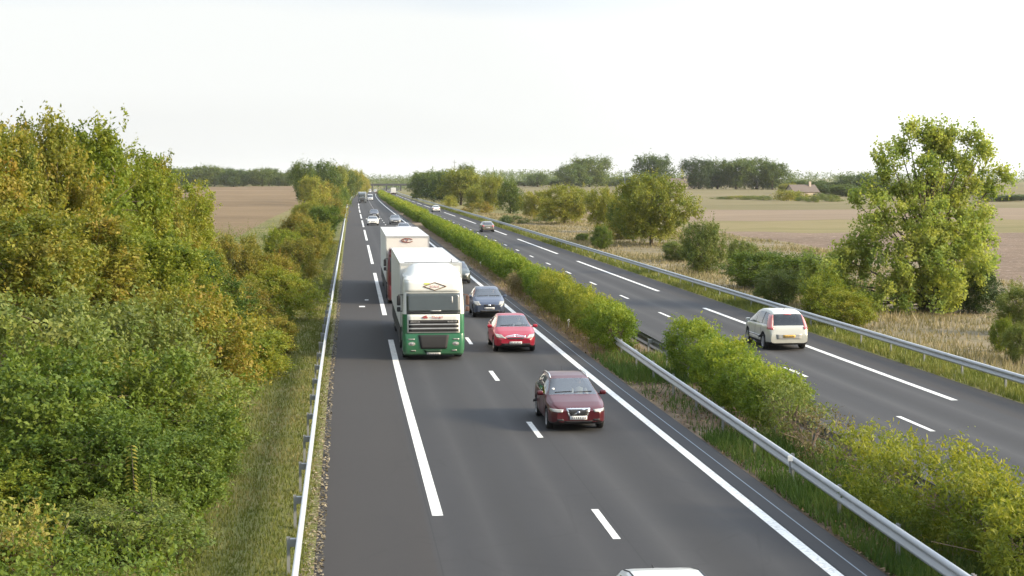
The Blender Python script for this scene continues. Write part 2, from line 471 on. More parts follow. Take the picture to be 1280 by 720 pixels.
# small white reflector markers at the foot of the central hedge
WHITE_PL = simple('white_plastic', (.75, .75, .73), .5)
RED_REF = simple('dark_reflector', (.12, .1, .09), .3)
mk = MB(); mk.tube([(0, 0, 0), (0, 0, .28)], .022, 8)
mk_post = mk.mesh('post', STEEL_D)
mk2 = MB(); mk2.rbox(-.06, .06, -.015, .015, .26, .4, .012)
mk_cap = mk2.mesh('reflector', WHITE_PL)
for (y, u, lb) in ((79, 10.75, 'small white reflector marker at the foot of the bushes level with the red hatchback'),
               (106, 10.8, 'small white reflector marker beside the dry bush level with the blue small car'),
               (134, 10.75, 'small white reflector marker at the foot of the clipped hedge near its close end'),
               (37, 10.3, 'small pale reflector marker fixed by the near median guardrail')):
    r = empty('reflector_marker', (u + float(off(y)), y, float(zroad(y)) + (.42 if y == 37 else 0)))
    link('post', mk_post, r); link('reflector', mk_cap, r)
    tag(r, lb, 'marker', 'white reflector markers in the median')

# ================================================================== far overbridge
CONC = simple('bridge_concrete', (.05, .05, .048), .85, var=.2, scale=.6)
CONC_D = simple('dark_concrete_beam', (.03, .03, .03), .9, var=.2, scale=.6)  # darker concrete colour for the deck
by = 1670.; bx = float(off(by)); bz = float(zroad(by))
br = empty('road_bridge', (bx + 11, by, bz))
m = MB(); m.box(-36, 38, 0, 9, 5.3, 6.3); m.build('deck', CONC_D, br)
for s in (-.25, 9.0):
    m = MB(); m.box(-36, 38, s, s + .25, 6.0, 7.3); m.build('parapet', CONC, br)
for x in (-14.5, 0, 14.5):
    m = MB(); m.box(x - .6, x + .6, .8, 8.2, 0, 5.29); m.build('pier', CONC, br)
for x0, x1 in ((-60, -36.01), (38.01, 62)):
    m = MB(); m.add([(x0, -3, -1), (x1, -3, -1), (x1, 12, -1), (x0, 12, -1), (x0, 0, 6.2), (x1, 0, 6.2), (x1, 9, 6.2), (x0, 9, 6.2)],
                    [(0, 3, 2, 1), (4, 5, 6, 7), (0, 1, 5, 4), (1, 2, 6, 5), (2, 3, 7, 6), (3, 0, 4, 7)]); m.build('abutment', CONC, br)
tag(br, 'low concrete road bridge crossing the motorway far away', 'bridge')

# ================================================================== far houses and masts
WALLH = simple('cream_render', (.42, .36, .29), .9); TILE = simple('brown_roof_tile', (.13, .105, .09), .9, var=.3, scale=2)
GLASSD = simple('dark_window', (.03, .035, .04), .2); WOOD = simple('painted_shutter', (.25, .2, .16), .7)
def house(px, d, w, dep, h, ry_, label):
    x, _ = at_dist(px, 240, d); z = float(terrain(x, d))
    r = empty('house', (x, d, z), ry_)
    m = MB(); m.add([(-w/2, 0, 0), (w/2, 0, 0), (w/2, dep, 0), (-w/2, dep, 0), (-w/2, 0, h), (w/2, 0, h), (w/2, dep, h), (-w/2, dep, h), (-w/2, dep/2, h + dep*.36), (w/2, dep/2, h + dep*.36)],
                    [(0, 1, 5, 4), (2, 3, 7, 6), (1, 2, 6, 9, 5), (3, 0, 4, 8, 7)]); m.build('wall', WALLH, r)
    rf = MB(); e = .35; zt = h + dep*.36 + .15; zb = h - .1
    rf.add([(-w/2-e, -e, zb), (w/2+e, -e, zb), (w/2+e, dep/2, zt), (-w/2-e, dep/2, zt), (w/2+e, dep+e, zb), (-w/2-e, dep+e, zb)], [(0, 1, 2, 3), (3, 2, 4, 5)])
    ro = rf.build('roof', TILE, r); md = ro.modifiers.new('t', 'SOLIDIFY'); md.thickness = .15
    ch = MB(); ch.box(w*.25, w*.25+.7, dep*.35, dep*.35+.6, h + .4, zt + 1); ch.build('chimney', WALLH, ro)
    for k in range(3):
        wx = -w*.33 + k*w*.33
        f = MB(); f.box(wx-.55, wx+.55, -.05, .02, h*.32, h*.78); fo = f.build('window', WOOD, r)
        g = MB(); g.box(wx-.45, wx+.45, -.08, -.051, h*.36, h*.74); g.build('pane', GLASSD, fo)
    tag(r, label, 'house', 'farmhouses on the far skyline')
house(1008, 520, 9, 6, 2.4, .25, 'low pale farmhouse with a brown roof right of the tall dark tree clump')
house(869, 830, 8, 7, 4.2, -.2, 'pale cream house at the left edge of the tall dark tree clump')
house(850, 860, 12, 7, 3.0, .1, 'cream house half hidden behind the rounded roadside tree, left of the dark clump')
def mast(px, d, top, label):
    x, zt = at_dist(px, top, d); z = float(terrain(x, d))
    r = empty('mast', (x, d, z)); m = MB(); m.tube([(0, 0, 0), (0, 0, zt - z)], [.32, .14], 8); m.build('pole', STEEL_D, r)
    m = MB(); m.tube([(-1.1, 0, zt - z - 1.2), (1.1, 0, zt - z - 1.2)], .12, 6); m.build('crossarm', STEEL_D, r)
    tag(r, label, 'mast', 'thin masts on the skyline')
mast(568, 900, 200, 'thin mast rising above the left woodland on the right side')
mast(781, 900, 213, 'thin pole on the skyline between the rounded oak and the small crowned tree')
# ================================================================== vegetation
def nrm(a): return a / np.maximum(np.linalg.norm(a, axis=-1, keepdims=True), 1e-9)

def leaf_quads(c, ax, nr, ln, wd):
    """rhombic leaves: centre c, axis ax, rough normal nr"""
    ax = nrm(ax); b = nrm(np.cross(nr, ax)); nn = np.cross(ax, b)
    ln = ln[:, None]; wd = wd[:, None]
    p0 = c - ax * ln * .5; p2 = c + ax * ln * .5 - nn * ln * .12
    p1 = c - ax * ln * .05 + b * wd * .5 + nn * ln * .05; p3 = c - ax * ln * .05 - b * wd * .5 + nn * ln * .05
    return np.stack([p0, p1, p2, p3], 1).reshape(-1, 3)

def twig_leaves(g, cc, cr, outd, n_twig, per, leaf, up=.35, spread=.9, wratio=.55, droop=0.0):
    """cc (k,3) clump centres, cr (k,) clump radii, outd (k,3) outward directions"""
    k = len(cc)
    base = np.repeat(cc, n_twig, 0); rr = np.repeat(cr, n_twig); od = np.repeat(outd, n_twig, 0)
    d = nrm(od * .75 + g.normal(size=base.shape) * spread * .75 + np.array([0, 0, up]))
    start = base + g.normal(size=base.shape) * rr[:, None] * .33
    L = rr * (.55 + .7 * g.random(len(rr)))
    T = k * n_twig
    s = (np.arange(per)[None, :] + g.random((T, per))) / per
    pos = start[:, None, :] + d[:, None, :] * (L[:, None] * s)[:, :, None]
    pos[:, :, 2] -= droop * (s ** 2) * L[:, None]
    pos = pos.reshape(-1, 3) + g.normal(size=(T * per, 3)) * leaf * .55
    dd = np.repeat(d, per, 0)
    ax = nrm(dd * .5 + g.normal(size=dd.shape) * .75)
    nr = nrm(g.normal(size=dd.shape) * .7 + np.array([0, 0, .8]) + np.repeat(od, per, 0) * .5)
    n = len(pos); ln = leaf * (.65 + .7 * g.random(n))
    tint_c = g.random(k)
    tint = np.repeat(np.repeat(tint_c, n_twig), per) * .55 + np.repeat(g.random(T), per) * .2 + g.random(n) * .25
    return leaf_quads(pos, ax, nr, ln, ln * wratio), tint, (start, d, L)

def crown_points(g, n, h, r, base, prof, lobes=.28, bias=.45):
    """clump centres filling a crown of height h, radius r that starts at height base"""
    ph = g.random(6) * 6.28
    P = []; O = []
    while len(P) < n:
        t = g.random(); w = prof(t)
        if g.random() > w ** 1.4 + .04: continue
        a = g.random() * 6.2832
        lob = 1 + lobes * (math.sin(2 * a + ph[0] + 3 * t) * .5 + math.sin(3 * a + ph[1] - 5 * t) * .5 + .6 * math.sin(7 * t + ph[2] + a))
        rho = (bias + (1 - bias) * g.random() ** .6) * w * r * lob
        if g.random() < .12: rho *= g.random()
        z = base + (h - base) * t
        P.append((rho * math.cos(a), rho * math.sin(a), z)); O.append((math.cos(a) * (.3 + w), math.sin(a) * (.3 + w), (t - .35) * 1.3))
    return np.array(P), nrm(np.array(O))

def dome(t): return math.sqrt(max(0, 1 - ((t - .38) / .62) ** 2)) if t > .38 else .72 + .28 * math.sin(t / .38 * 1.5708)
def column(t): return (1 - t) ** .42 * (.62 + .38 * min(1, t * 3)) * (1 - .1 * math.sin(t * 9))
def ball(t): return math.sqrt(max(0, 1 - (2 * t - 1) ** 2)) ** .8
def spread_p(t): return math.sqrt(max(0, 1 - ((t - .55) / .56) ** 2)) if t > .55 else (.55 + .45 * t / .55)

BARK = simple('grey_brown_bark', (.12, .095, .07), .95, var=.35, scale=7)
TWIG = simple('bare_twigs', (.17, .125, .095), .95, var=.3, scale=7)

def limbs(g, h, base, P, n_limb=9, r0=.16, stems=1, spread=.25):
    m = MB()
    for s in range(stems):
        a0 = g.random() * 6.28; sx = spread * math.cos(a0) * (stems > 1); sy = spread * math.sin(a0) * (stems > 1)
        top = h * (.62 + .2 * g.random())
        tr = [(sx, sy, -.15)]
        for q in (.25, .5, .75, 1):
            tr.append((sx * (1 + 2 * q) + g.normal() * .04 * h * q, sy * (1 + 2 * q) + g.normal() * .04 * h * q, top * q))
        rr = r0 * (.7 if stems > 1 else 1)
        m.tube(tr, [rr * 1.25, rr, rr * .75, rr * .45, rr * .15], 7)
        for i in range(n_limb):
            q = .25 + .65 * g.random(); j = int(q * 4); fq = q * 4 - j; j = min(j, 3)
            p = np.array(tr[j]) * (1 - fq) + np.array(tr[j + 1]) * fq
            tgt = P[g.integers(len(P))]
            if tgt[2] < p[2] - .1 * h: tgt = np.array([tgt[0], tgt[1], p[2] + .1 * h])
            mid = (p + tgt) / 2 + np.array([0, 0, .05 * h]) + g.normal(size=3) * .03 * h
            m.tube([p, mid, tgt], [rr * .5, rr * .3, rr * .08], 5)
    return m

class Plant:
    """one kind of plant: crown mesh + trunk mesh, copied as objects"""
    def __init__(s, kind, seed, h, r, base, n, twigs, per, leaf, rc, prof, lobes=.28, up=.35, shoots=0, stems=1, r0=.16, bias=.45, wr=.55, limb=9, extra=None):
        g = np.random.default_rng(seed); s.h, s.r, s.kind = h, r, kind
        P, O = crown_points(g, n, h * .97, r, base, prof, lobes, bias)
        cr = rc * (.7 + .6 * g.random(n))
        Vs, Ts, _ = twig_leaves(g, P, cr, O, twigs, per, leaf, up, wratio=wr)
        parts = [Vs]; tt = [Ts]
        if shoots:
            # upright leafy shoots that break the outline
            top = P[g.choice(n, shoots)] + O[g.choice(n, shoots)] * 0
            top[:, 2] += rc * .4
            a, b, _ = twig_leaves(g, top, np.full(shoots, rc * 1.7), np.tile([0, 0, 1.], (shoots, 1)), 1, per * 3, leaf * .8, 1.5, .25, wratio=wr)
            parts.append(a); tt.append(b)
        if extra: parts += extra[0]; tt += extra[1]
        s.crown = mesh_quads('crown', np.concatenate(parts), np.concatenate(tt))
        s.crown.materials.append(None)
        s.trunk = limbs(g, h, base, P, limb, r0, stems).mesh('trunk', BARK, True)
    def place(s, x, y, h, w, mat, name, label, cat, group, rz=None, z=None):
        o = empty(name, (x, y, float(terrain(x, y)) if z is None else z), rng.random() * 6.28 if rz is None else rz)
        sw = w / (2 * s.r); sh = h / s.h
        shrubby = cat in ('bush', 'hedge')
        for nm, me in (('foliage' if shrubby else 'crown', s.crown), ('stem' if shrubby else 'trunk', s.trunk)):
            c = link(nm, me, o); c.scale = (sw, sw, sh)
            if me is s.crown:
                c.material_slots[0].link = 'OBJECT'; c.material_slots[0].material = mat
        return tag(o, label, cat, group)
    def at(s, px, top, d, wpx, *a, **k):
        x, zt = at_dist(px, top, d)
        h = zt - float(terrain(x, d))
        return s.place(x, d, max(h, .4), wpx * d / F_PX, *a, **k)

# ---- leaf palettes (true leaf colours: greens, autumn yellows and rusts)
L_AUTUMN = leaf_mat('autumn_mixed_leaves', [(0, (0.078, 0.114, 0.020)), (.35, (0.163, 0.194, 0.027)), (.6, (0.260, 0.254, 0.037)), (.85, (0.305, 0.228, 0.043)), (1, (0.260, 0.147, 0.043))], .35, .4, (0.247, 0.201, 0.040))
L_YELGR = leaf_mat('yellow_green_leaves', [(0, (0.072, 0.127, 0.017)), (.4, (0.163, 0.221, 0.025)), (.75, (0.260, 0.288, 0.035)), (1, (0.312, 0.268, 0.043))], .35, .42, (0.247, 0.241, 0.032))
L_GREEN = leaf_mat('green_bush_leaves', [(0, (0.044, 0.091, 0.016)), (.45, (0.094, 0.152, 0.020)), (.85, (0.163, 0.213, 0.028)), (1, (0.275, 0.243, 0.044))], .3, .36, (0.138, 0.177, 0.028))
L_DULL = leaf_mat('dull_olive_leaves', [(0, (0.078, 0.119, 0.032)), (.5, (0.149, 0.200, 0.046)), (1, (0.247, 0.267, 0.066))], .35, .36, (0.208, 0.200, 0.054))
L_RUST = leaf_mat('rusty_leaves', [(0, (0.098, 0.121, 0.025)), (.4, (0.202, 0.201, 0.035)), (.75, (0.293, 0.234, 0.047)), (1, (0.325, 0.187, 0.056))], .3, .4)
L_POPLAR = leaf_mat('poplar_leaves', [(0, (0.130, 0.213, 0.064)), (.4, (0.260, 0.348, 0.087)), (.75, (0.407, 0.454, 0.116)), (1, (0.517, 0.483, 0.161))], .1, .52, (0.407, 0.395, 0.101))
L_DARK = leaf_mat('dark_green_leaves', [(0, (0.029, 0.056, 0.020)), (.6, (0.058, 0.096, 0.027)), (1, (0.104, 0.134, 0.037))], .3, .25)
L_FAR = leaf_mat('woodland_leaves', [(0, (0.046, 0.092, 0.023)), (.5, (0.089, 0.140, 0.027)), (1, (0.153, 0.197, 0.035))], .5, .32, (0.141, 0.169, 0.030))
L_FARG = leaf_mat('golden_woodland_leaves', [(0, (0.129, 0.176, 0.031)), (.5, (0.250, 0.271, 0.044)), (1, (0.379, 0.328, 0.058))], .5, .4, (0.302, 0.263, 0.046))
L_HEDGE = leaf_mat('hedge_leaves', [(0, (0.057, 0.119, 0.016)), (.4, (0.140, 0.216, 0.025)), (.75, (0.254, 0.309, 0.036)), (1, (0.368, 0.348, 0.048))], .12, .42)
L_HEDGEY = leaf_mat('yellowed_hedge_leaves', [(0, (0.073, 0.119, 0.017)), (.4, (0.168, 0.214, 0.027)), (.75, (0.300, 0.303, 0.038)), (1, (0.398, 0.341, 0.056))], .15, .42)
L_DRYBUSH = leaf_mat('withered_leaves', [(0, (0.103, 0.089, 0.038)), (.5, (0.172, 0.148, 0.066)), (1, (0.230, 0.178, 0.087))], .2, .25)

# ---- plant kinds
TALL = [Plant('tall', 11 + i, 9, 2.9, .4, 330, 8, 17, .17, .62, column if i % 2 else dome, .3, .5, 26, 3, .13) for i in range(4)]
BUSH = [Plant('bush', 31 + i, 3.6, 2.0, .12, 230, 8, 15, .115, .45, dome if i % 2 else ball, .3, .45, 22, 4, .05) for i in range(4)]
ROUND = [Plant('round', 51 + i, 7, 3.9, .9, 240, 8, 15, .21, .75, ball if i else dome, .34, .4, 14, 1, .17) for i in range(3)]
FAR = [Plant('far', 71 + i, 14, 6.2, 1.2, 150, 10, 8, .58, 1.9, dome if i % 2 else spread_p, .34, .35, 6, 1, .35, limb=5) for i in range(4)]
FARB = [Plant('farbush', 81 + i, 4, 3.2, .1, 60, 7, 8, .34, .95, dome, .35, .4, 5, 2, .1, limb=4) for i in range(2)]

GT = 'trees and bushes on the bank left of the motorway'
def T(kindlist, i, px, top, d, w, mat, name, label, cat, group, **k):
    return kindlist[i % len(kindlist)].at(px, top, d, w, mat, name, label, cat, group, **k)

# --- left bank: the tall back row
for i, (px, top, d, w, mat, lb) in enumerate([
    (-45, 150, 56, 190, L_AUTUMN, 'tall rusty green tree cut off by the left edge of the photo'),
    (12, 147, 60, 120, L_AUTUMN, 'tall tree with a narrow dark tip at the far left of the skyline'),
    (50, 136, 64, 150, L_AUTUMN, 'tall rust tinged tree with the highest rounded top on the left bank'),
    (108, 150, 67, 165, L_YELGR, 'tall yellow green tree with a tufted top, right of the highest rust tinged tree'),
    (152, 182, 74, 120, L_YELGR, 'sloping shouldered yellow green tree below the tufted topped tree'),
    (186, 196, 82, 110, L_AUTUMN, 'autumn tinged tree with two thin shoots above its top, on the left bank'),
    (216, 228, 88, 95, L_YELGR, 'bright green tree at the right end of the tall bank trees, before the ploughed field'),
    (240, 262, 95, 80, L_AUTUMN, 'last low autumn tree of the tall row, in front of the ploughed field edge')]):
    T(TALL, i, px, top + [14, 14, 12, 10, 2, -2, -8, -14][i], d, w * 1.08, mat, 'tree', lb, 'tree', GT)
# --- left bank: middle and front rows
LB = [
    (25, 262, 50, 190, L_AUTUMN, 'rust brown large shrub below the tall trees at the left edge'),
    (118, 268, 55, 180, L_AUTUMN, 'broad autumn coloured shrub in front of the tufted topped tree'),
    (196, 296, 62, 130, L_YELGR, 'glossy green shrub before the bright green end tree'),
    (250, 318, 72, 100, L_GREEN, 'green shrub at the foot of the last low autumn tree'),
    (297, 296, 100, 62, L_RUST, 'rust topped small tree standing against the ploughed field'),
    (338, 318, 100, 60, L_AUTUMN, 'leafy autumn shrub between the rust topped tree and the grass strip'),
    (290, 352, 78, 90, L_RUST, 'brownish thin leaved shrub halfway down the left bank'),
    (345, 338, 84, 80, L_YELGR, 'yellow green shrub bulging towards the left guardrail across from the lorry'),
    (30, 372, 42, 220, L_DULL, 'grey green willowy shrub at the left edge, mid height'),
    (140, 380, 45, 200, L_DULL, 'pale olive shrub with fine leaves in the middle of the bank'),
    (232, 372, 52, 150, L_AUTUMN, 'yellowing shrub right of the pale olive one'),
    (298, 408, 60, 112, L_YELGR, 'yellow leaved shrub beside the grass strip above the dark green bush'),
    (336, 398, 68, 64, L_AUTUMN, 'rounded shrub with orange leaves overhanging the grass strip'),
    (55, 440, 37, 220, L_GREEN, 'deep green bush low at the left edge'),
    (172, 446, 39.5, 190, L_GREEN, 'large fresh green bush in the middle of the lower bank'),
    (232, 462, 44, 140, L_DULL, 'soft olive bush bordering the grass strip'),
    (240, 545, 40, 110, L_GREEN, 'dark green low bush leaning over the mown grass strip'),
    (112, 520, 34.5, 190, L_GREEN, 'dark leaved bush in the lower left, behind the dry weeds'),
    (205, 540, 36, 150, L_GREEN, 'green bush with tall pale sprays at the bottom of the bank'),
    (20, 570, 34.0, 150, L_YELGR, 'broad leaved green bush behind the dried weeds in the bottom left corner'),
    (160, 630, 31.8, 150, L_DULL, 'low green bush at the bottom edge of the photo')]
for i, (px, top, d, w, mat, lb) in enumerate(LB):
    T(BUSH if top > 350 or w < 100 else TALL, i, px, top, d, w * 1.08, mat, 'shrub', lb, 'bush', GT)
# --- lower roadside bushes further along the left verge
for i, (px, top, d, w, mat, lb) in enumerate([
    (372, 300, 118, 52, L_RUST, 'rusty roadside bush nearest the guardrail beyond the orange leaved shrub'),
    (352, 286, 135, 40, L_YELGR, 'yellow green roadside bush at the corner of the ploughed field'),
    (392, 280, 150, 46, L_AUTUMN, 'golden roadside bush left of the guardrail, across from the rear lorry'),
    (372, 268, 175, 38, L_RUST, 'rust orange bush on the field edge behind the golden roadside bush'),
    (405, 258, 205, 36, L_GREEN, 'rounded green bush on the left verge with a sunlit flank'),
    (385, 252, 240, 34, L_FARG, 'tall golden bush at the right edge of the ploughed field'),
    (416, 250, 270, 26, L_RUST, 'brown tinted bush near the far left guardrail'),
    (400, 240, 320, 32, L_FARG, 'pale gold bush halfway along the field edge'),
    (424, 244, 330, 18, L_GREEN, 'small dark bush standing close to the far guardrail'),
    (412, 232, 400, 30, L_RUST, 'orange tree low among the far roadside trees on the left'),
    (428, 236, 430, 18, L_GREEN, 'low green bush where the left guardrail fades out')]):
    T(BUSH if d < 250 else FARB, i, px, top, d, w * 1.1, mat, 'roadside_bush', lb, 'bush', 'bushes along the left verge')
for i, (px, top, d, w, mat, lb) in enumerate([
    (380, 205, 470, 26, L_FAR, 'grey green roadside tree nearest the ploughed field, with the tallest ragged top'),
    (404, 204, 500, 34, L_FAR, 'broad round topped tree in the far roadside row on the left'),
    (421, 208, 560, 26, L_FARG, 'olive tree right of the broad round topped tree on the far left roadside'),
    (434, 211, 640, 22, L_FAR, 'mid height tree in the far left roadside row, above the oncoming coach'),
    (444, 214, 740, 20, L_FARG, 'golden tree near the end of the far left roadside row'),
    (453, 219, 900, 14, L_FARG, 'last small golden tree beside the left end of the bridge'),
    (390, 222, 430, 28, L_FARG, 'yellowish lower tree in front of the far left roadside row')]):
    T(FAR, i, px, top, d, w * 1.1, mat, 'roadside_tree', lb, 'tree', 'tall trees of the far left roadside')
# --- dark wood behind the ploughed field
wl = [(206, 212, 22), (218, 210, 24), (231, 212, 22), (243, 210, 24), (256, 208, 24), (268, 210, 22), (280, 211, 24), (292, 212, 22), (304, 214, 24), (316, 215, 20), (328, 212, 22), (336, 211, 22), (348, 216, 22), (359, 217, 22), (369, 213, 20), (196, 214, 22), (183, 215, 22)]
wl.sort()
ordw = ['first', 'second', 'third', 'fourth', 'fifth', 'sixth', 'seventh', 'eighth', 'ninth', 'tenth', 'eleventh', 'twelfth', 'thirteenth', 'fourteenth', 'fifteenth', 'sixteenth', 'seventeenth']
for i, (px, top, w) in enumerate(wl):
    T(FAR, i, px, top, 1090 + 40 * (i % 3), w * 1.25, L_FAR, 'woodland_tree', 'dark tree of the wood behind the ploughed field, %s in the row from the roadside' % ordw[len(wl) - 1 - i], 'tree', 'dark wood behind the ploughed field')

# --- right side: the roadside row
GR = 'trees of the row beyond the right guardrail'
for i, (px, top, d, w, mat, lb) in enumerate([
    (815, 219, 172, 86, L_FARG, 'largest rounded tree of the right roadside row, left of the open field'),
    (792, 238, 180, 46, L_GREEN, 'darker green tree pressed against the left side of the largest rounded tree'),
    (755, 236, 215, 38, L_FARG, 'small golden tree left of the largest rounded tree'),
    (706, 232, 255, 60, L_FARG, 'wide low tree on a visible thin trunk in the right roadside row'),
    (668, 240, 285, 30, L_FARG, 'small round tree left of the wide low tree'),
    (638, 226, 330, 26, L_FAR, 'upright dark olive tree in the right roadside row'),
    (616, 221, 365, 26, L_FARG, 'slim yellowish tree left of the upright olive one'),
    (598, 232, 390, 26, L_FARG, 'low golden tree at the foot of the left woodland end'),
    (576, 214, 450, 46, L_FARG, 'large golden brown tree at the near end of the roadside woodland'),
    (556, 215, 520, 40, L_FAR, 'grey green tree in the middle of the roadside woodland'),
    (584, 207, 700, 18, L_FAR, 'round topped tree poking up behind the golden brown one'),
    (540, 214, 580, 36, L_FAR, 'dense dark tree in the roadside woodland, right of the white car'),
    (526, 217, 660, 26, L_FAR, 'dark tree at the bridge end of the roadside woodland')]):
    kind = ROUND if d < 300 else FAR
    T(kind, i, px, top, d, w * 1.08, mat, 'tree', lb, 'tree', GR)
for i, (px, top, d, w, mat, lb) in enumerate([
    (880, 279, 122, 46, L_DULL, 'rounded olive bush on the dry verge below the open field'),
    (926, 300, 128, 34, L_DULL, 'small reddish olive bush right of the rounded olive bush'),
    (752, 284, 165, 22, L_GREEN, 'little upright bush on the pale grass before the row of trees'),
    (775, 276, 190, 46, L_RUST, 'low rusty scrub under the golden tree'),
    (728, 292, 185, 14, L_GREEN, 'tiny bright green bush on the dry grass'),
    (640, 270, 260, 30, L_DULL, 'low dull scrub at the foot of the slim trees'),
    (682, 268, 270, 26, L_DULL, 'low scrub beside the wide low tree on its left'),
    (632, 272, 245, 12, L_DARK, 'small dark bush touching the right guardrail far off'),
    (562, 246, 420, 16, L_FARG, 'yellow bush standing before the roadside woodland'),
    (600, 254, 340, 30, L_RUST, 'rust coloured scrub below the low golden tree'),
    (950, 316, 106, 80, L_GREEN, 'broad dark bush left of the big poplar'),
    (1000, 318, 100, 70, L_GREEN, 'leafy green bush merging into the left side of the big poplar'),
    (972, 338, 92, 56, L_DULL, 'olive bush in front of the broad dark bush'),
    (1032, 344, 84, 60, L_YELGR, 'pale yellow green bush right before the poplar, nearest the guardrail'),
    (1060, 366, 78, 60, L_YELGR, 'low bright bush at the foot of the poplar, left side'),
    (1168, 340, 88, 54, L_DARK, 'very dark low bush at the foot of the poplar, left of its darker twin'),
    (1216, 334, 88, 62, L_DARK, 'larger very dark bush at the foot of the poplar, right side'),
    (1254, 398, 66, 24, L_YELGR, 'slim yellowing sapling in the dry grass near the right guardrail'),
    (1285, 358, 74, 66, L_DULL, 'dull brown green bush cut off by the right edge'),
    (1278, 404, 62, 40, L_DULL, 'low straggly bush at the right edge beside the slim sapling'),
    (850, 302, 140, 40, L_DULL, 'low olive scrub under the right side of the largest rounded tree')]):
    T(BUSH if d < 200 else FARB, i, px, top, d, w * 1.1, mat, 'bush', lb, 'bush', 'bushes on the dry verge right of the motorway')

# --- far trees on the right skyline
for i, (px, top, d, w, mat, lb) in enumerate([
    (716, 206, 980, 34, L_FAR, 'left half of the rounded tree group on the skyline above the wide low tree'),
    (737, 198, 1000, 44, L_FAR, 'tall domed oak on the skyline above the row of roadside trees'),
    (672, 217, 1040, 24, L_FAR, 'small uneven tree on the skyline left of the domed oak'),
    (690, 224, 1060, 26, L_FAR, 'low tree on the skyline touching the left of the domed oak group'),
    (655, 226, 1080, 26, L_FAR, 'low dark tree on the skyline above the upright olive tree'),
    (762, 222, 1050, 30, L_FAR, 'low tree on the skyline right of the domed oak'),
    (786, 221, 1020, 30, L_FAR, 'low flat tree on the skyline left of the see through tree'),
    (818, 196, 900, 38, L_FAR, 'loose see through tree on the skyline above the largest rounded tree'),
    (842, 222, 960, 26, L_FAR, 'low tree on the skyline between the see through tree and the dark clump'),
    (874, 200, 800, 34, L_DARK, 'round tree at the left end of the tall dark clump on the skyline'),
    (897, 201, 810, 36, L_FAR, 'second tree from the left in the tall dark clump on the skyline'),
    (920, 201, 800, 36, L_FAR, 'middle tree of the tall dark clump on the skyline'),
    (946, 199, 810, 40, L_FAR, 'tallest tree of the dark clump on the skyline, second from its right end'),
    (966, 204, 800, 34, L_FAR, 'tree at the right end of the tall dark clump, dropping to a low shoulder'),
    (988, 229, 620, 24, L_FARG, 'small tree between the dark clump and the low farmhouse'),
    (1012, 226, 640, 46, L_FAR, 'spreading tree behind the low farmhouse roof'),
    (1040, 228, 620, 40, L_FAR, 'low tree right of the low farmhouse'),
    (1072, 219, 620, 46, L_FAR, 'dark tree on the skyline peeping out left of the poplar'),
    (1058, 230, 560, 34, L_FAR, 'bushy low tree before the poplar on the skyline'),
    (1112, 228, 600, 50, L_FAR, 'skyline tree glimpsed through the poplar crown'),
    (1195, 236, 560, 60, L_FAR, 'skyline tree half hidden behind the right of the poplar'),
    (1250, 244, 470, 44, L_FAR, 'rounded dark tree on the skyline right of the poplar'),
    (1276, 243, 480, 42, L_FAR, 'last skyline tree at the right edge of the photo')]):
    T(FAR, i + 1, px, top, d, w * 1.15, mat, 'skyline_tree', lb, 'tree', 'trees on the right skyline')
# field hedge across the meadow
for i, (px, top, d, w, mat, lb) in enumerate([
    (996, 241, 506, 20, L_DULL, 'dull bush hiding the left corner of the low farmhouse'),
    (1026, 242, 500, 16, L_FAR, 'dark bush hiding the right corner of the low farmhouse'),
    (905, 246, 500, 22, L_DULL, 'leftmost bush of the field hedge below the dark clump'),
    (922, 245, 500, 22, L_FARG, 'light bush in the field hedge right of its leftmost bush'),
    (938, 245, 495, 20, L_DULL, 'dull bush in the middle of the field hedge'),
    (955, 245, 490, 20, L_DULL, 'brownish bush in the field hedge left of the tallest hedge bush'),
    (985, 239, 480, 34, L_FARG, 'tallest golden bush of the field hedge'),
    (1003, 246, 470, 14, L_GREEN, 'small green bush just right of the tallest hedge bush'),
    (1018, 245, 460, 15, L_DULL, 'dark upright bush of the field hedge below the farmhouse'),
    (1040, 244, 470, 22, L_DULL, 'rounded bush at the right end of the field hedge')]):
    T(FARB, i, px, top, d, w * 1.15, mat, 'field_bush', lb, 'bush', 'bushes of the field hedge across the meadow')

# --- woods far behind the bridge and on the horizon: one mass nobody could count
g = np.random.default_rng(5)
C = []; Rr = []
for (x0, x1, y0, y1, top, n) in ((-60, 260, 1760, 2300, 15, 900), (-1100, -60, 1500, 2300, 13, 900), (200, 1500, 1500, 2400, 13, 1500)):
    x = x0 + (x1 - x0) * g.random(n); y = y0 + (y1 - y0) * g.random(n)
    zz = terrain(x, y); hh = top * (.55 + .5 * g.random(n))
    for q in (.25, .55, .85):
        C.append(np.stack([x, y, zz + hh * q], 1)); Rr.append(np.full(n, 3.6 - q))
C = np.concatenate(C); Rr = np.concatenate(Rr)
Vq, tt, _ = twig_leaves(g, C, Rr, nrm(g.normal(size=C.shape) + [0, -.3, .6]), 3, 4, 1.5, .3)
tag(link('distant_wood', mesh_quads('distant_wood', Vq, tt, L_FAR)), 'distant wooded horizon beyond the road bridge', 'wood', kind='stuff')

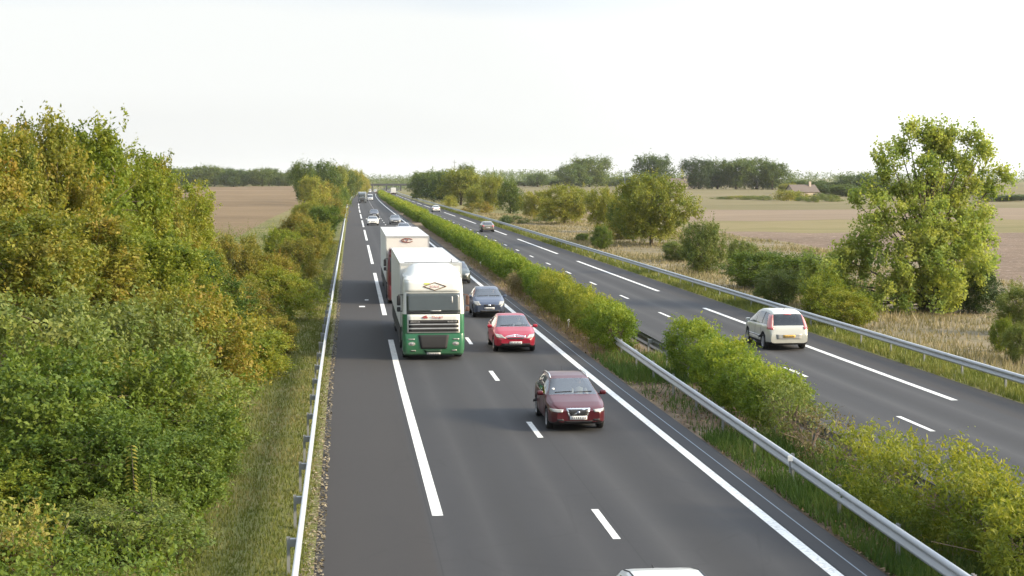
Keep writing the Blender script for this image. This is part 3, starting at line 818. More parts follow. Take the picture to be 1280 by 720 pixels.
# --- the big poplar: upright plumes traced at its own distance
PD = 88.0
def plumes(seed, specs, leaf, twigs, per, up):
    g = np.random.default_rng(seed); Vs = []; Ts = []; tips = []
    for (px, py, rpx, dep, n) in specs:
        n = max(4, int(n * PSC)); py += 6; rpx *= .9
        x, z = at_dist(px, py, PD); r = rpx * PD / F_PX
        p = g.normal(size=(n, 3)); p = nrm(p) * (g.random((n, 1)) ** .5) * np.array([r, r * .9, r * 1.25])
        cc = p + np.array([x, PD + dep, z]); od = nrm(p + np.array([0, 0, .6]))
        a, b, _ = twig_leaves(g, cc, np.full(n, .55) * (.7 + .6 * g.random(n)), od, twigs, per, leaf, up, .8, wratio=.8)
        Vs.append(a); Ts.append(np.clip(b * .85 + .15 * g.random(), 0, 1)); tips.append((x, PD + dep, z))
    return Vs, Ts, tips
PSC = .42
spec = [(1135, 160, 10, 0, 9), (1130, 180, 14, .5, 14), (1108, 190, 16, -.5, 18), (1160, 178, 15, 0, 16), (1186, 165, 15, .4, 18), (1188, 190, 22, 0, 30), (1215, 165, 12, 0, 12), (1222, 190, 16, -.4, 20),
        (1100, 215, 14, 0, 14), (1150, 212, 22, -.6, 30), (1210, 222, 26, .2, 36), (1248, 216, 12, -.2, 12), (1236, 232, 14, 0, 16), (1180, 240, 34, .8, 56), (1125, 246, 26, 0, 34), (1085, 236, 12, 0, 9), (1072, 246, 9, .4, 6),
        (1095, 265, 26, -1, 36), (1150, 275, 36, -1.4, 62), (1205, 270, 34, -.4, 56), (1232, 270, 18, .6, 20), (1085, 300, 30, -.6, 46), (1130, 310, 38, -2, 66), (1180, 310, 38, -1.8, 66), (1222, 305, 26, -.2, 34),
        (1065, 322, 24, 0, 32), (1100, 345, 34, -2, 52), (1150, 348, 36, -2.4, 56), (1205, 340, 28, -1, 36), (1050, 345, 20, .4, 22), (1065, 365, 24, -1, 28), (1120, 372, 28, -2, 34), (1020, 335, 16, 1.2, 16), (1235, 322, 16, 1, 14),
        (1160, 160, 13, .2, 16), (1172, 184, 18, .3, 22), (1048, 316, 20, -.5, 32), (1030, 346, 22, -1, 36), (1075, 378, 24, -2, 36), (1045, 368, 20, -1.5, 28)]
Vs, Ts, tips = plumes(99, spec, .155, 12, 11, .55)
px0, _ = at_dist(1158, 390, PD); gz = float(terrain(px0, PD))
pop = empty('poplar_tree', (px0, PD, gz))
Vp = np.concatenate(Vs) - np.array([px0, PD, gz])
link('crown', mesh_quads('crown', Vp, np.concatenate(Ts), L_POPLAR), pop)
m = MB(); g = np.random.default_rng(4)
tr = [(0, 0, -.2), (.05, 0, 1.6), (-.1, .1, 3.4), (.1, 0, 5.4), (.3, 0, 7.6), (.2, 0, 9.6)]
m.tube(tr, [.34, .28, .24, .17, .1, .03], 9)
for (x, y, z) in tips:
    q = np.array([x - px0, y - PD, z - gz]); s = max(.8, q[2] * .45); k = min(int(s / 2), 4)
    b = np.array([0, 0, s]); mid = (b + q) / 2 + np.array([0, 0, -.25])
    m.tube([b, mid, q], [.09, .055, .015], 5)
m.build('trunk', BARK, pop, True)
tag(pop, 'big loose poplar with upright yellow green plumes standing alone right of the motorway', 'tree')

# ================================================================== median hedge
def hedge(name, y0, y1, uc, w, h, mat, label, seed, wob=.12, dens=1.0, leaf=.13, rag=.2, hfun=None, bare=0.0, group='hedge bushes in the central reservation'):
    g = np.random.default_rng(seed); L = y1 - y0
    n = int(L * 42 * dens)
    y = g.random(n) * L; a = g.random(n) * (math.pi + 2.2) - 1.1    # around the section
    ph = g.random(4) * 6.28
    lump = 1 + wob * (np.sin(y * 1.1 + ph[0]) * .5 + np.sin(y * 2.3 + ph[1] + a) * .5 + .8 * np.sin(y * .37 + ph[2]))
    endf = np.clip(np.minimum(y, L - y) / (.55 * w), 0, 1); endf = np.sqrt(1 - (1 - endf) ** 2) * .6 + .4
    rr = .45 + .55 * g.random(n) ** .5
    sup = 3.2
    cx = np.cos(a); sz = np.sin(a)
    k = (np.abs(cx) ** sup + np.abs(sz) ** sup) ** (-1 / sup)
    hh = h * (hfun(y / L) if hfun else 1)
    x = cx * k * w / 2 * rr * lump * endf
    z = hh * .5 + sz * k * hh * .5 * rr * (1 + (lump - 1) * .5)
    z = np.clip(z, .1, None)
    x = x * np.clip(.62 + .75 * z / hh, 0, 1)
    yc = y + y0
    root = empty(name, (uc + float(off(y0 + L / 2)), y0 + L / 2, float(zroad(y0 + L / 2))))
    P = np.stack([x + uc + off(yc) - root.location.x, y - L / 2, z + zroad(yc) - root.location.z], 1)
    O = nrm(np.stack([cx * .9, np.where(y < .4, -.8, np.where(y > L - .4, .8, 0)) + 0 * y, np.maximum(sz, .1)], 1))
    V1, t1, _ = twig_leaves(g, P, np.full(n, .24 if not bare else .3), O, 5, 9, leaf, .9, .55, wratio=.34)
    keep = np.ones(len(t1), bool)
    if bare:
        cl = np.repeat(g.random(n * 5) > bare, 9); keep = cl
    # leaf tint shifts towards yellow near the top of the hedge
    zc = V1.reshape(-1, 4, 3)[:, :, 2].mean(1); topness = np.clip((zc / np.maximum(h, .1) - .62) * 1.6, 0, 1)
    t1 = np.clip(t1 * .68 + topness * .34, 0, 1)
    V1 = V1.reshape(-1, 4, 3)[keep].reshape(-1, 3); t1 = t1[keep]
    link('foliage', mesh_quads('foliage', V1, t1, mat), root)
    m = MB()
    for i in range(int(max(3, L * 1.6))):
        if L < 12: m = MB()
        yy = (g.random() - .5) * L * .92; bx = g.normal() * .12
        b = np.array([bx, yy, -.05]); m0 = b + [g.normal() * .1, g.normal() * .1, h * .35]
        for q in range(4):
            tp = b + [g.normal() * w * .28, g.normal() * .35, h * (.55 + .4 * g.random())]
            m.tube([b, m0, tp], [.03, .022, .006], 4)
            if bare:
                for e in range(3):
                    m.tube([tp * .6 + m0 * .4, tp + g.normal(size=3) * .22], [.009, .003], 3)
        if L < 12: m.build('stem', TWIG if bare else BARK, root)
    if L >= 12: m.build('stem', TWIG if bare else BARK, root)
    return tag(root, label, 'hedge', group)

hedge('hedge', 25.8, 29.3, 12.1, 2.3, 1.45, L_HEDGEY, 'feathery yellow bush at the bottom right corner of the central reservation', 1, .3, 1.5, .12)
hedge('hedge', 29.2, 34.0, 12.0, 2.1, 1.5, L_HEDGEY, 'feathery yellow green bush with arching sprays, nearest full bush behind the median guardrail', 2, .35, 1.4, .12, bare=.1)
hedge('hedge', 34.4, 37.6, 11.95, 1.5, 1.3, L_HEDGEY, 'thin bush with yellow top and bare stems beside the half dead twiggy brown bush', 3, .4, .8, .11, bare=.45)
hedge('hedge', 38.2, 41.4, 11.95, 1.2, 1.2, L_DRYBUSH, 'half dead twiggy brown bush in the central reservation', 4, .4, .7, .1, bare=.72)
hedge('hedge', 41.8, 45.3, 12.1, 1.4, 1.5, L_DULL, 'dull bush with bare dark twigs at the close end of the bright green hedge', 5, .35, .85, .11, bare=.4)
hedge('hedge', 45.0, 50.4, 12.3, 1.75, 1.6, L_HEDGE, 'bright green bushy hedge behind the median guardrail, longest of the near bushes', 6, .25, 1.3, .13)
hedge('hedge', 50.8, 55.4, 12.45, 1.6, 1.7, L_HEDGE, 'bright green bush with a notch on either side, second from the hedge gap', 16, .28, 1.25, .13)
hedge('hedge', 56.0, 60.8, 12.75, 1.5, 1.85, L_HEDGE, 'green bush with a brown patched side where the median guardrails begin', 7, .28, 1.25, .13)
hedge('hedge', 65.8, 71.0, 11.2, 1.6, 1.75, L_HEDGE, 'rounded bright green bush on a short stem beside the gap in the hedge', 8, .22, 1.4, .13)
hedge('hedge', 71.6, 76.8, 11.25, 1.55, 1.75, L_HEDGEY, 'yellow topped bush right behind the rounded green bush', 9, .3, 1.2, .14)
hedge('hedge', 77.5, 84, 11.3, 1.6, 1.75, L_HEDGEY, 'yellow topped bush with a brown side, level with the red hatchback', 19, .3, 1.15, .14)
hedge('hedge', 85, 92, 11.35, 1.6, 1.75, L_HEDGEY, 'taller yellow green bush level with the blue small car', 10, .28, 1.1, .14)
hedge('hedge', 92.8, 103, 11.5, 1.7, 1.65, L_HEDGE, 'soft green bush just before the clipped hedge begins', 11, .25, 1.0, .14)
hedge('hedge', 101, 106, 10.75, .9, .95, L_DRYBUSH, 'low dry brown bush in front of the soft green bush, beside the road edge', 12, .3, .9, .12, bare=.3)
hedge('hedge', 112.5, 252, 11.65, 1.6, 1.55, L_HEDGE, 'long clipped green hedge in the central reservation beside the two lorries', 13, .26, .6, .19)
hedge('hedge', 268, 330, 11.75, 1.8, 1.6, L_HEDGE, 'shorter clipped hedge beyond the long one, level with the distant white car', 14, .3, .4, .3)
hedge('hedge', 342, 520, 11.8, 1.9, 1.6, L_HEDGE, 'far clipped hedge running on to the bend of the motorway', 15, .3, .22, .4)
hedge('hedge', 540, 900, 11.8, 1.9, 1.5, L_HEDGE, 'most distant strip of median hedge before the bridge', 17, .2, .1, .6)

# ================================================================== grass and ground cover (stuff)
def blades(name, x, y, z, h, wd, stops, label, lean=.35, trans=.3, seed=0, kind='grass'):
    g = np.random.default_rng(seed); n = len(x)
    a = g.random(n) * 6.283; dx = np.cos(a); dy = np.sin(a)
    ln = lean * h * g.normal(size=n); la = g.random(n) * 6.283
    wd = wd * (.6 + .8 * g.random(n))
    p0 = np.stack([x - dx * wd, y - dy * wd, z - .02], 1); p1 = np.stack([x + dx * wd, y + dy * wd, z - .02], 1)
    tip = np.stack([x + ln * np.cos(la), y + ln * np.sin(la), z + h], 1)
    V = np.stack([p0, p1, tip], 1).reshape(-1, 3)
    nzx = .5 + .5 * np.sin(x * 1.7 + np.sin(y * .6) * 2) * np.sin(y * .45 + x)
    tint = np.clip(.45 * nzx + .55 * g.random(n), 0, 1)
    o = link(name, mesh_quads(name, V, tint, leaf_mat(name + '_colours', stops, 0, trans), 3))
    return tag(o, label, kind, kind='stuff')
def scatter(n, u0, u1, y0, y1, bias, seed):
    g = np.random.default_rng(seed)
    y = y0 + (y1 - y0) * g.random(n) ** bias; u = u0 + (u1 - u0) * g.random(n); x = u + off(y)
    return x, y, terrain(x, y), g
x, y, z, g = scatter(60000, -3.6, -.75, 26, 190, 1.9, 21)
blades('mown_grass', x, y, z, .04 + .06 * g.random(len(x)) + .0004 * y, .012 + y * .00016, [(0, (.105, .135, .03)), (.5, (.15, .17, .042)), (.8, (.205, .19, .075)), (1, (.3, .24, .14))], 'short mown grass strip behind the left guardrail', seed=1)
x, y, z, g = scatter(40000, 9.95, 12.9, 26, 66, 1.3, 22)
m_ = ((y < 42 + x * .3) | (y > 57) | (g.random(len(x)) < .12)) & (g.random(len(x)) < .75 + .4 * np.sin(y * .8 + x))
x, y, z = x[m_], y[m_], z[m_]; g = np.random.default_rng(8); z = zroad(y)
blades('median_weeds', x, y, z, .12 + .28 * g.random(len(x)) ** 2, .02, [(0, (.04, .085, .018)), (.6, (.085, .15, .03)), (1, (.16, .18, .05))], 'green weeds growing under the median guardrail', .5, seed=2)
x, y, z, g = scatter(5000, 10.1, 12.6, 62, 150, 1.3, 32)
blades('median_dry_grass', x, y, zroad(y), .1 + .3 * g.random(len(x)) ** 2, .02, [(0, (.1, .1, .035)), (.6, (.19, .16, .065)), (1, (.32, .25, .13))], 'thin dry grass at the foot of the median hedge', .5, seed=5)
x, y, z, g = scatter(46000, 21.8, 24.3, 40, 420, 2.0, 23)
blades('guardrail_grass', x, y, z, .1 + .18 * g.random(len(x)) + .0004 * y, .018 + y * .00018, [(0, (.09, .125, .025)), (.6, (.165, .19, .045)), (1, (.27, .25, .09))], 'light green grass under the right guardrail', seed=3)
x, y, z, g = scatter(150000, 24.2, 47, 44, 330, 1.8, 24)
clump = np.sin(x * .55 + 1.2 * np.sin(y * .13)) + np.sin(y * .21 + x * .3) + .7 * np.sin(y * .9 + x * 1.3)
keep = g.random(len(x)) < .45 + .25 * clump
x, y, z, clump = x[keep], y[keep], z[keep], clump[keep]
blades('dry_grass', x, y, z, (.14 + .32 * g.random(len(x))) * (.75 + .18 * clump), .02 + y * .0002, [(0, (.115, .12, .05)), (.35, (.215, .19, .105)), (.7, (.3, .25, .155)), (1, (.39, .33, .21))], 'tall dry straw coloured grass on the right verge', .5, seed=4)
# undergrowth under the left bank bushes
g = np.random.default_rng(25); n = 4200
y = 27 + 180 * g.random(n) ** 1.5; x = -3.0 - (2 + .11 * y) * g.random(n) + off(y); z = terrain(x, y)
P = np.stack([x, y, z + .25 + .3 * g.random(n)], 1)
Vq, tt, _ = twig_leaves(g, P, .4 + .004 * y, np.tile([0.1, -.2, 1.], (n, 1)), 4, 6, .1, .6)
tag(link('undergrowth', mesh_quads('undergrowth', Vq, tt, L_GREEN)), 'tangled undergrowth below the bushes on the left bank', 'undergrowth', kind='stuff')
# dry weeds with pale stalks in the bottom left corner
g = np.random.default_rng(26); n = 110
x = -7.2 + 1.5 * g.random(n) ** 1.5 + .2; y = 29.2 + 2.0 * g.random(n); z = terrain(x, y); hh = .4 + .7 * g.random(n)
m = MB()
P = []
for i in range(n):
    tp = np.array([x[i] + g.normal() * .2, y[i] + g.normal() * .2, z[i] + hh[i]]); b = np.array([x[i], y[i], z[i] - .02])
    m.tube([b, (b + tp) / 2 + g.normal(size=3) * .04, tp], [.011, .009, .004], 4)
    for q in (.45, .7, .95): P.append(b + (tp - b) * q)
P = np.array(P)
for i in range(0):
    px = 150 + 90 * g.random(); d = 30.6 + 2.5 * g.random(); xx, _ = at_dist(px, 600, d); zz = float(terrain(xx, d)); h1 = 1.3 + 1.3 * g.random()
    b = np.array([xx, d, zz]); tp = b + [g.normal() * .3, g.normal() * .2, h1]
    m.tube([b, (b + tp) / 2 + g.normal(size=3) * .05, tp], [.013, .011, .005], 4)
Vq, tt, _ = twig_leaves(g, P, np.full(len(P), .22), np.tile([0, 0, 1.], (len(P), 1)), 3, 6, .1, .6)
L_WEED = leaf_mat('dry_weed_leaves', [(0, (.1, .15, .03)), (.4, (.2, .22, .04)), (.75, (.33, .28, .07)), (1, (.4, .3, .12))], 0, .35)
me = mesh_quads('dry_weeds', Vq, tt, L_WEED)
tag(link('dry_weeds', me), 'yellow dried weeds in the bottom left corner', 'weeds', kind='stuff')
tag(m.build('weed_stalks', simple('straw_stalk', (.34, .27, .17), .9)), 'pale stalks of the dried weeds in the bottom left corner', 'weeds', kind='stuff')

# young walnut-like shoots with paired leaves standing out of the lower bank
def paired_shoot(px, top, d, label):
    x, zt = at_dist(px, top, d); z = float(terrain(x, d)); h = zt - z; g = np.random.default_rng(int(px))
    root = empty('sapling', (x, d, z)); m = MB(); m.tube([(0, 0, -.05), (.05, 0, h * .5), (0, 0, h)], [.022, .016, .005], 5); m.build('stem', BARK, root)
    C = []; A = []
    for i in range(16):
        q = .42 + .58 * i / 15; L = .13 * (1.25 - .5 * q)
        for sg in (1, -1):
            a = g.random() * .9 - .45
            for s_ in (.7,): C.append((sg * L * s_ * math.cos(a), sg * L * s_ * math.sin(a), h * q - .05 * s_)); A.append((sg * math.cos(a), sg * math.sin(a), -.35))
    C = np.array(C); A = np.array(A); n = len(C)
    V = leaf_quads(C, A + g.normal(size=A.shape) * .1, np.tile([0, -.3, 1.], (n, 1)) + g.normal(size=A.shape) * .15, np.full(n, .15) * (.8 + .4 * g.random(n)), np.full(n, .065))
    link('foliage', mesh_quads('foliage', V, .75 + .25 * g.random(n), L_GREEN), root)
    tag(root, label, 'plant', 'paired leaf shoots on the lower left bank')
paired_shoot(164, 556, 33.2, 'tall pale shoot with paired leaves rising out of the lower bank bushes')
paired_shoot(187, 592, 33.0, 'shorter shoot with paired leaves right beside the tall pale one')
# ================================================================== vehicles
def glass_mat(name, tint, alpha):
    """tinted glass: see-through, with a glossy film that reflects the sky"""
    t = NT(name)
    tr = t.n('ShaderNodeBsdfTransparent'); tr.inputs[0].default_value = (*tint, 1)
    gl = t.n('ShaderNodeBsdfGlossy'); gl.inputs['Roughness'].default_value = .04; gl.inputs['Color'].default_value = (.9, .92, .95, 1)
    fr = t.n('ShaderNodeFresnel'); fr.inputs['IOR'].default_value = 1.55
    f = t.math('ADD', t.math('MULTIPLY', fr.outputs[0], 1.3), alpha, True)
    mx = t.n('ShaderNodeMixShader'); t.l(f, mx.inputs[0]); t.l(tr.outputs[0], mx.inputs[1]); t.l(gl.outputs[0], mx.inputs[2])
    return t.done(mx)
GLASS = glass_mat('car_glass', (.42, .46, .46), .07)
GLASS_T = glass_mat('dark_tinted_glass', (.07, .075, .09), .05)
BLACKPL = simple('black_plastic', (.018, .018, .02), .5)
RUBBER = simple('tyre_rubber', (.022, .022, .022), .85, var=.3, scale=12)
ALLOY = simple('alloy_rim', (.5, .5, .52), .35, .7, var=.15)
CHROME = simple('chrome', (.75, .75, .77), .15, .9, var=.05)
LAMP = simple('clear_headlamp', (.36, .35, .32), .15, .3, .6, .6, var=.45, scale=16)
LAMP_R = simple('red_tail_lamp', (.42, .06, .07), .2, 0, .6, .6)
LAMP_P = simple('pale_red_tail_lamp', (.55, .2, .2), .2, 0, .6, .6)
PLATE_W = simple('white_number_plate', (.7, .7, .7), .45, var=.05)
PLATE_Y = simple('yellow_number_plate', (.62, .38, .05), .45, var=.05)
PLATE_T = simple('plate_characters', (.06, .06, .08), .5)
CABIN = simple('grey_cabin_trim', (.05, .05, .053), .9)
SEATC = simple('seat_fabric', (.075, .075, .085), .95)
MIRG = simple('mirror_glass', (.5, .53, .56), .08, .9, var=.02)

def smooth_prof(ctrl, ygrid, sig=.05):
    yy = np.arange(ygrid[0] - .5, ygrid[-1] + .5, .01)
    c = np.array(ctrl, float); v = np.interp(yy, c[:, 0], c[:, 1])
    k = int(4 * sig / .01); ker = np.exp(-.5 * (np.arange(-k, k + 1) * .01 / sig) ** 2); ker /= ker.sum()
    vs = np.convolve(np.pad(v, k, mode='edge'), ker, 'valid')
    return np.interp(ygrid, yy, vs)

class Car:
    """lofted car body, front at y = -L/2; spec holds the profiles as (y from the nose, value)"""
    def __init__(s, sp):
        L = sp['L']; s.sp = sp; s.L = L
        base = np.arange(0, L + .001, .035); base[-1] = L
        ends = np.array([.005, .012, .02, .03, .05, L - .05, L - .03, L - .02, L - .012, L - .005])
        y = np.unique(np.concatenate([base, ends, [0, L]]))
        s.y = y
        sg = sp.get('sig', .05)
        top = smooth_prof(sp['top'], y, sg * .7); belt = smooth_prof(sp['belt'], y, sg); w = smooth_prof(sp['w'], y, .03); rw = smooth_prof(sp['rw'], y, sg); bot = smooth_prof(sp['bot'], y, .03)
        belt = np.minimum(belt, top - .015)
        for yw in sp['wheels']:
            q = sp['wr'] + .06
            inside = np.abs(y - yw) < q
            arch = np.where(inside, sp['wr'] + np.sqrt(np.maximum(q * q - (y - yw) ** 2, 0)), 0)
            bot = np.maximum(bot, np.minimum(arch, belt - .12))
        s.top, s.belt, s.w, s.rw, s.bot = top, belt, w, rw, bot
        rings = []
        for i in range(len(y)):
            zb, zl, zt, W, RW = bot[i], belt[i], top[i], w[i], rw[i]
            gh = zt - zl; drop = min(.035 + .07 * min(gh, .4), gh * .6); re = zt - drop
            side = []
            hs = zl - zb
            flank = [(0, zb), (W * .8, zb), (W * .93, zb + min(.02, hs * .1)), (W * .985, zb + hs * .16), (W * 1.0, zb + hs * .36), (W * 1.0, zb + hs * .55), (W * .995, zb + hs * .72), (W * .978, zb + hs * .9), (W * .958, zl)]
            xb = W * .945
            up = [(xb, zl + .012 * min(1, gh * 4))]
            for q in (.33, .66, .92):
                bul = .03 * math.sin(q * math.pi) * min(1, gh * 2)
                up.append((xb + (RW - xb) * q + bul, zl + .012 + (re - zl - .012) * q))
            roof = [(RW, re), (RW * .965, re + drop * .5), (RW * .9, re + drop * .78), (RW * .62, re + drop * .94), (RW * .3, zt - .004), (0, zt)]
            rings.append(flank + up + roof)
        s.n = len(rings[0])            # flank 0..8, up 9..12, roof 13..18
        full = []
        for r in rings:
            full.append([(x, z) for x, z in r] + [(-x, z) for x, z in r[-2:0:-1]])
        s.m = len(full[0])
        s.V = [(x, y[i] - L / 2, z) for i in range(len(y)) for (x, z) in full[i]]
    def seg_kind(s, i, k):
        """part of the quad between stations i,i+1 and ring points k,k+1"""
        n = s.n; kk = k if k < n - 1 else 2 * (n - 1) - 1 - k
        ym = .5 * (s.y[i] + s.y[i + 1]); sp = s.sp
        if sp['ws'][0] < ym < sp['ws'][1] and kk >= 14: return 'windscreen'
        if sp['rs'][0] < ym < sp['rs'][1] and kk >= (14 if not sp.get('rs_low') else 14): return 'rear_window'
        if 9 <= kk <= 11:
            for (a, b) in sp['side']:
                # triangular ends follow the pillars
                if a < ym < b and s.top[i] - s.belt[i] > .10: return 'side_window'
            if sp['side'][0][0] < ym < sp['side'][-1][1] and s.top[i] - s.belt[i] > .1: return 'pillar'
        if kk < 3: return 'sill'
        return 'body'
    def build(s, root, P):
        """P: dict of materials body, glass, rear_glass"""
        V = s.V; m = s.m; F = {}
        for i in range(len(s.y) - 1):
            for k in range(m):
                k2 = (k + 1) % m
                kd0 = s.seg_kind(i, k)
                if kd0 == 'pillar':
                    ym = .5 * (s.y[i] + s.y[i + 1]); kd0 = 'pillar%d%d' % (k < m // 2, sum(ym > b for _, b in s.sp['side']))
                F.setdefault(kd0, []).append((i * m + k, (i + 1) * m + k, (i + 1) * m + k2, i * m + k2))
        N = len(s.y)
        body = F.get('body', []) + [tuple(range(m)), tuple(range((N - 1) * m, N * m))[::-1]]
        def sub(fs):
            ids = sorted({i for f in fs for i in f}); mp = {a: b for b, a in enumerate(ids)}
            return [V[i] for i in ids], [tuple(mp[i] for i in f) for f in fs]
        v, f = sub(body); s.body = link('body', mesh_py('body', v, f, P['body'], True), root)
        autosmooth(s.body, 38)
        for kd, mt in (('sill', BLACKPL),) + tuple((q, BLACKPL) for q in sorted(F) if q.startswith('pillar')) + (('windscreen', P.get('glass', GLASS)), ('rear_window', P.get('rear_glass', GLASS_T)), ('side_window', P.get('side_glass', P.get('glass', GLASS)))):
            if kd in F:
                v, f = sub(F[kd])
                nm = 'window_pillar' if kd.startswith('pillar') else {'sill': 'underbody'}.get(kd, kd)
                if kd == 'side_window':
                    for sgn in (1, -1):
                        ff = [q for q in F[kd] if V[q[0]][0] * sgn > 0]
                        v, f = sub(ff); link(nm, mesh_py(nm, v, f, mt, True), root)
                else: link(nm, mesh_py(nm, v, f, mt, True), root)
        allF = sum((F[k] for k in F), []) + body[-2:]
        s.bvh = BVHTree.FromPolygons([Vector(q) for q in V], allF)
        # cabin lining, seats and dashboard
        c = MB(); sp = s.sp; y0, y1 = sp['ws'][0] + .25, sp['rs'][0] + .05
        zb = .45; wi = max(s.w) - .12
        c.box(-wi, wi, y0 - L2(s), y1 - L2(s), zb - .02, zb)
        c.box(-wi, wi, sp['ws'][0] + .12 - L2(s), sp['ws'][0] + .62 - L2(s), zb, float(np.interp(sp['ws'][0] + .3, s.y, s.belt)) - .03)
        c.build('dashboard', CABIN, root)
        st = MB(); ys = sp['ws'][1] + .42 - L2(s)
        for sx in (-.36, .36):
            st.rbox(sx - .23, sx + .23, ys - .5, ys + .05, zb, zb + .2, .05).rbox(sx - .22, sx + .22, ys - .02, ys + .14, zb + .15, zb + .72, .05).rbox(sx - .11, sx + .11, ys + .03, ys + .12, zb + .73, zb + .9, .03)
        st.rbox(-.6, .6, ys + .75, ys + .9, zb + .1, zb + .68, .05)
        st.build('seats', SEATC, root)
        return s
    def patch(s, root, name, quad, direction, mat, lift=.008, n=8, m=6, parent=None, thick=.0):
        """quad: four 3D corners (local, y from the nose) projected along direction on to the body"""
        d = Vector(direction).normalized(); L2_ = s.L / 2
        q = [Vector((a[0], a[1] - L2_, a[2])) for a in quad]
        V = []; ok = True
        for j in range(m + 1):
            for i in range(n + 1):
                u, v = i / n, j / m
                p = (q[0] * (1 - u) + q[1] * u) * (1 - v) + (q[3] * (1 - u) + q[2] * u) * v
                h, nn, _, _ = s.bvh.ray_cast(p - d * 3, d)
                if h is None: h = p if not V else Vector((p.x, V[-1][1], p.z))
                V.append(tuple(Vector(h) - d * lift))
        F = [(j * (n + 1) + i, j * (n + 1) + i + 1, (j + 1) * (n + 1) + i + 1, (j + 1) * (n + 1) + i) for j in range(m) for i in range(n)]
        o = link(name, mesh_py(name, V, F, mat, True), parent or root)
        md = o.modifiers.new('t', 'SOLIDIFY'); md.thickness = thick or .006; md.offset = 0
        return o
    def front(s, root, name, x0, x1, z0, z1, mat, lift=.008, taper=0, **k):
        return s.patch(root, name, [(x0 + taper, 0, z0), (x1 - taper, 0, z0), (x1, 0, z1), (x0, 0, z1)], (0, 1, 0), mat, lift, **k)
    def rear(s, root, name, x0, x1, z0, z1, mat, lift=.008, taper=0, **k):
        return s.patch(root, name, [(x0 + taper, s.L, z0), (x1 - taper, s.L, z0), (x1, s.L, z1), (x0, s.L, z1)], (0, -1, 0), mat, lift, **k)
    def side(s, root, name, sg, y0, y1, z0, z1, mat, lift=.006, **k):
        return s.patch(root, name, [(sg, y0, z0), (sg, y1, z0), (sg, y1, z1), (sg, y0, z1)], (-sg, 0, 0), mat, lift, **k)
def L2(s): return s.L / 2

def wheel_set(root, ys, xo, r, w=.2, rim=.66, rim_mat=None, spokes=5):
    tm = MB(); tm.lathe_x([(-w, r * .72), (-w, r * .93), (-w + .02, r * .985), (-w * .5, r), (-.02, r * .985), (0, r * .93), (0, r * .7), (-.03, r * .66), (-w + .03, r * .66)], 0, 0, 0, 24)
    tyre = tm.mesh('wheel', RUBBER, True)
    rm = MB(); rm.lathe_x([(-.05, r * rim), (-.012, r * rim), (-.004, r * rim * .95), (-.02, r * rim * .88), (-.05, r * rim * .84), (-.06, r * .1), (-.062, .001)], 0, 0, 0, 24)
    for k in range(spokes):
        a = 2 * math.pi * k / spokes
        rm.tube([(-.03, .02 * math.cos(a), .02 * math.sin(a)), (-.028, r * rim * .9 * math.cos(a), r * rim * .9 * math.sin(a))], [.045, .03], 4)
    rimm = rm.mesh('rim', rim_mat or ALLOY)
    for y in ys:
        for sg in (1, -1):
            o = link('wheel', tyre, root); o.location = (sg * xo, y, r)
            if sg < 0: o.rotation_euler = (0, 0, math.pi)
            link('rim', rimm, o)
            # dark inside of the rim
def plate(car, root, where, z, mat, w=.52, h=.11, chars='dark', xc=0):
    fn = car.front if where == 'front' else car.rear
    o = fn(root, 'number_plate', xc - w / 2, xc + w / 2, z - h / 2, z + h / 2, mat, .02, n=4, m=2)
    g = np.random.default_rng(int(z * 1000)); m = MB()
    # the plate's characters are too blurred to read: upright dark strokes
    sgn = -1 if where == 'front' else 1
    for k in range(7):
        x = -w * .4 + k * w * .8 / 6.3; a = w * .036
        yy = min(v.co.y for v in o.data.vertices) - .005 if sgn < 0 else max(v.co.y for v in o.data.vertices) + .005
        m.box(xc + x, xc + x + a * (1 + .5 * g.random()), yy - .003, yy + .003, z - h * .27, z + h * .27)
    m.build('plate_lettering', PLATE_T, o)
    return o
def mirrors(root, car, y, z, x, mat):
    for sg in (1, -1):
        m = MB(); m.rbox(sg * x - .1, sg * x + .1, y - L2(car) - .05, y - L2(car) + .06, z - .065, z + .075, .045, 3)
        m.tube([(sg * (x - .16), y - L2(car) + .02, z - .05), (sg * x, y - L2(car) + .02, z - .03)], .025, 6)
        o = m.build('wing_mirror', mat, root); autosmooth(o, 50)
        g = MB(); g.box(sg * x - .075, sg * x + .075, y - L2(car) + .061, y - L2(car) + .064, z - .04, z + .05); g.build('mirror_glass', MIRG, o)
def doorlines(car, root, ys, z0, z1):
    for sg in (1, -1):
        for y in ys: car.side(root, 'door_gap', sg, y, y + .012, z0, z1, BLACKPL, .002, n=1, m=8)
def handles(car, root, ys, z, mat):
    for sg in (1, -1):
        for y in ys: car.side(root, 'door_handle', sg, y, y + .17, z, z + .03, mat, .02, n=4, m=1)
def wipers(car, root):
    m = MB(); y0 = car.sp['ws'][0]
    for x0, x1 in ((-.55, -.02), (.05, .6)):
        pts = []
        for q in np.linspace(0, 1, 6):
            x = x0 + (x1 - x0) * q; h, _, _, _ = car.bvh.ray_cast(Vector((x, y0 + .1 + .03 * q - car.L / 2, 3)), Vector((0, 0, -1)))
            if h: pts.append((h.x, h.y, h.z + .012))
        m.tube(pts, .009, 4)
    m.build('wiper', BLACKPL, root)

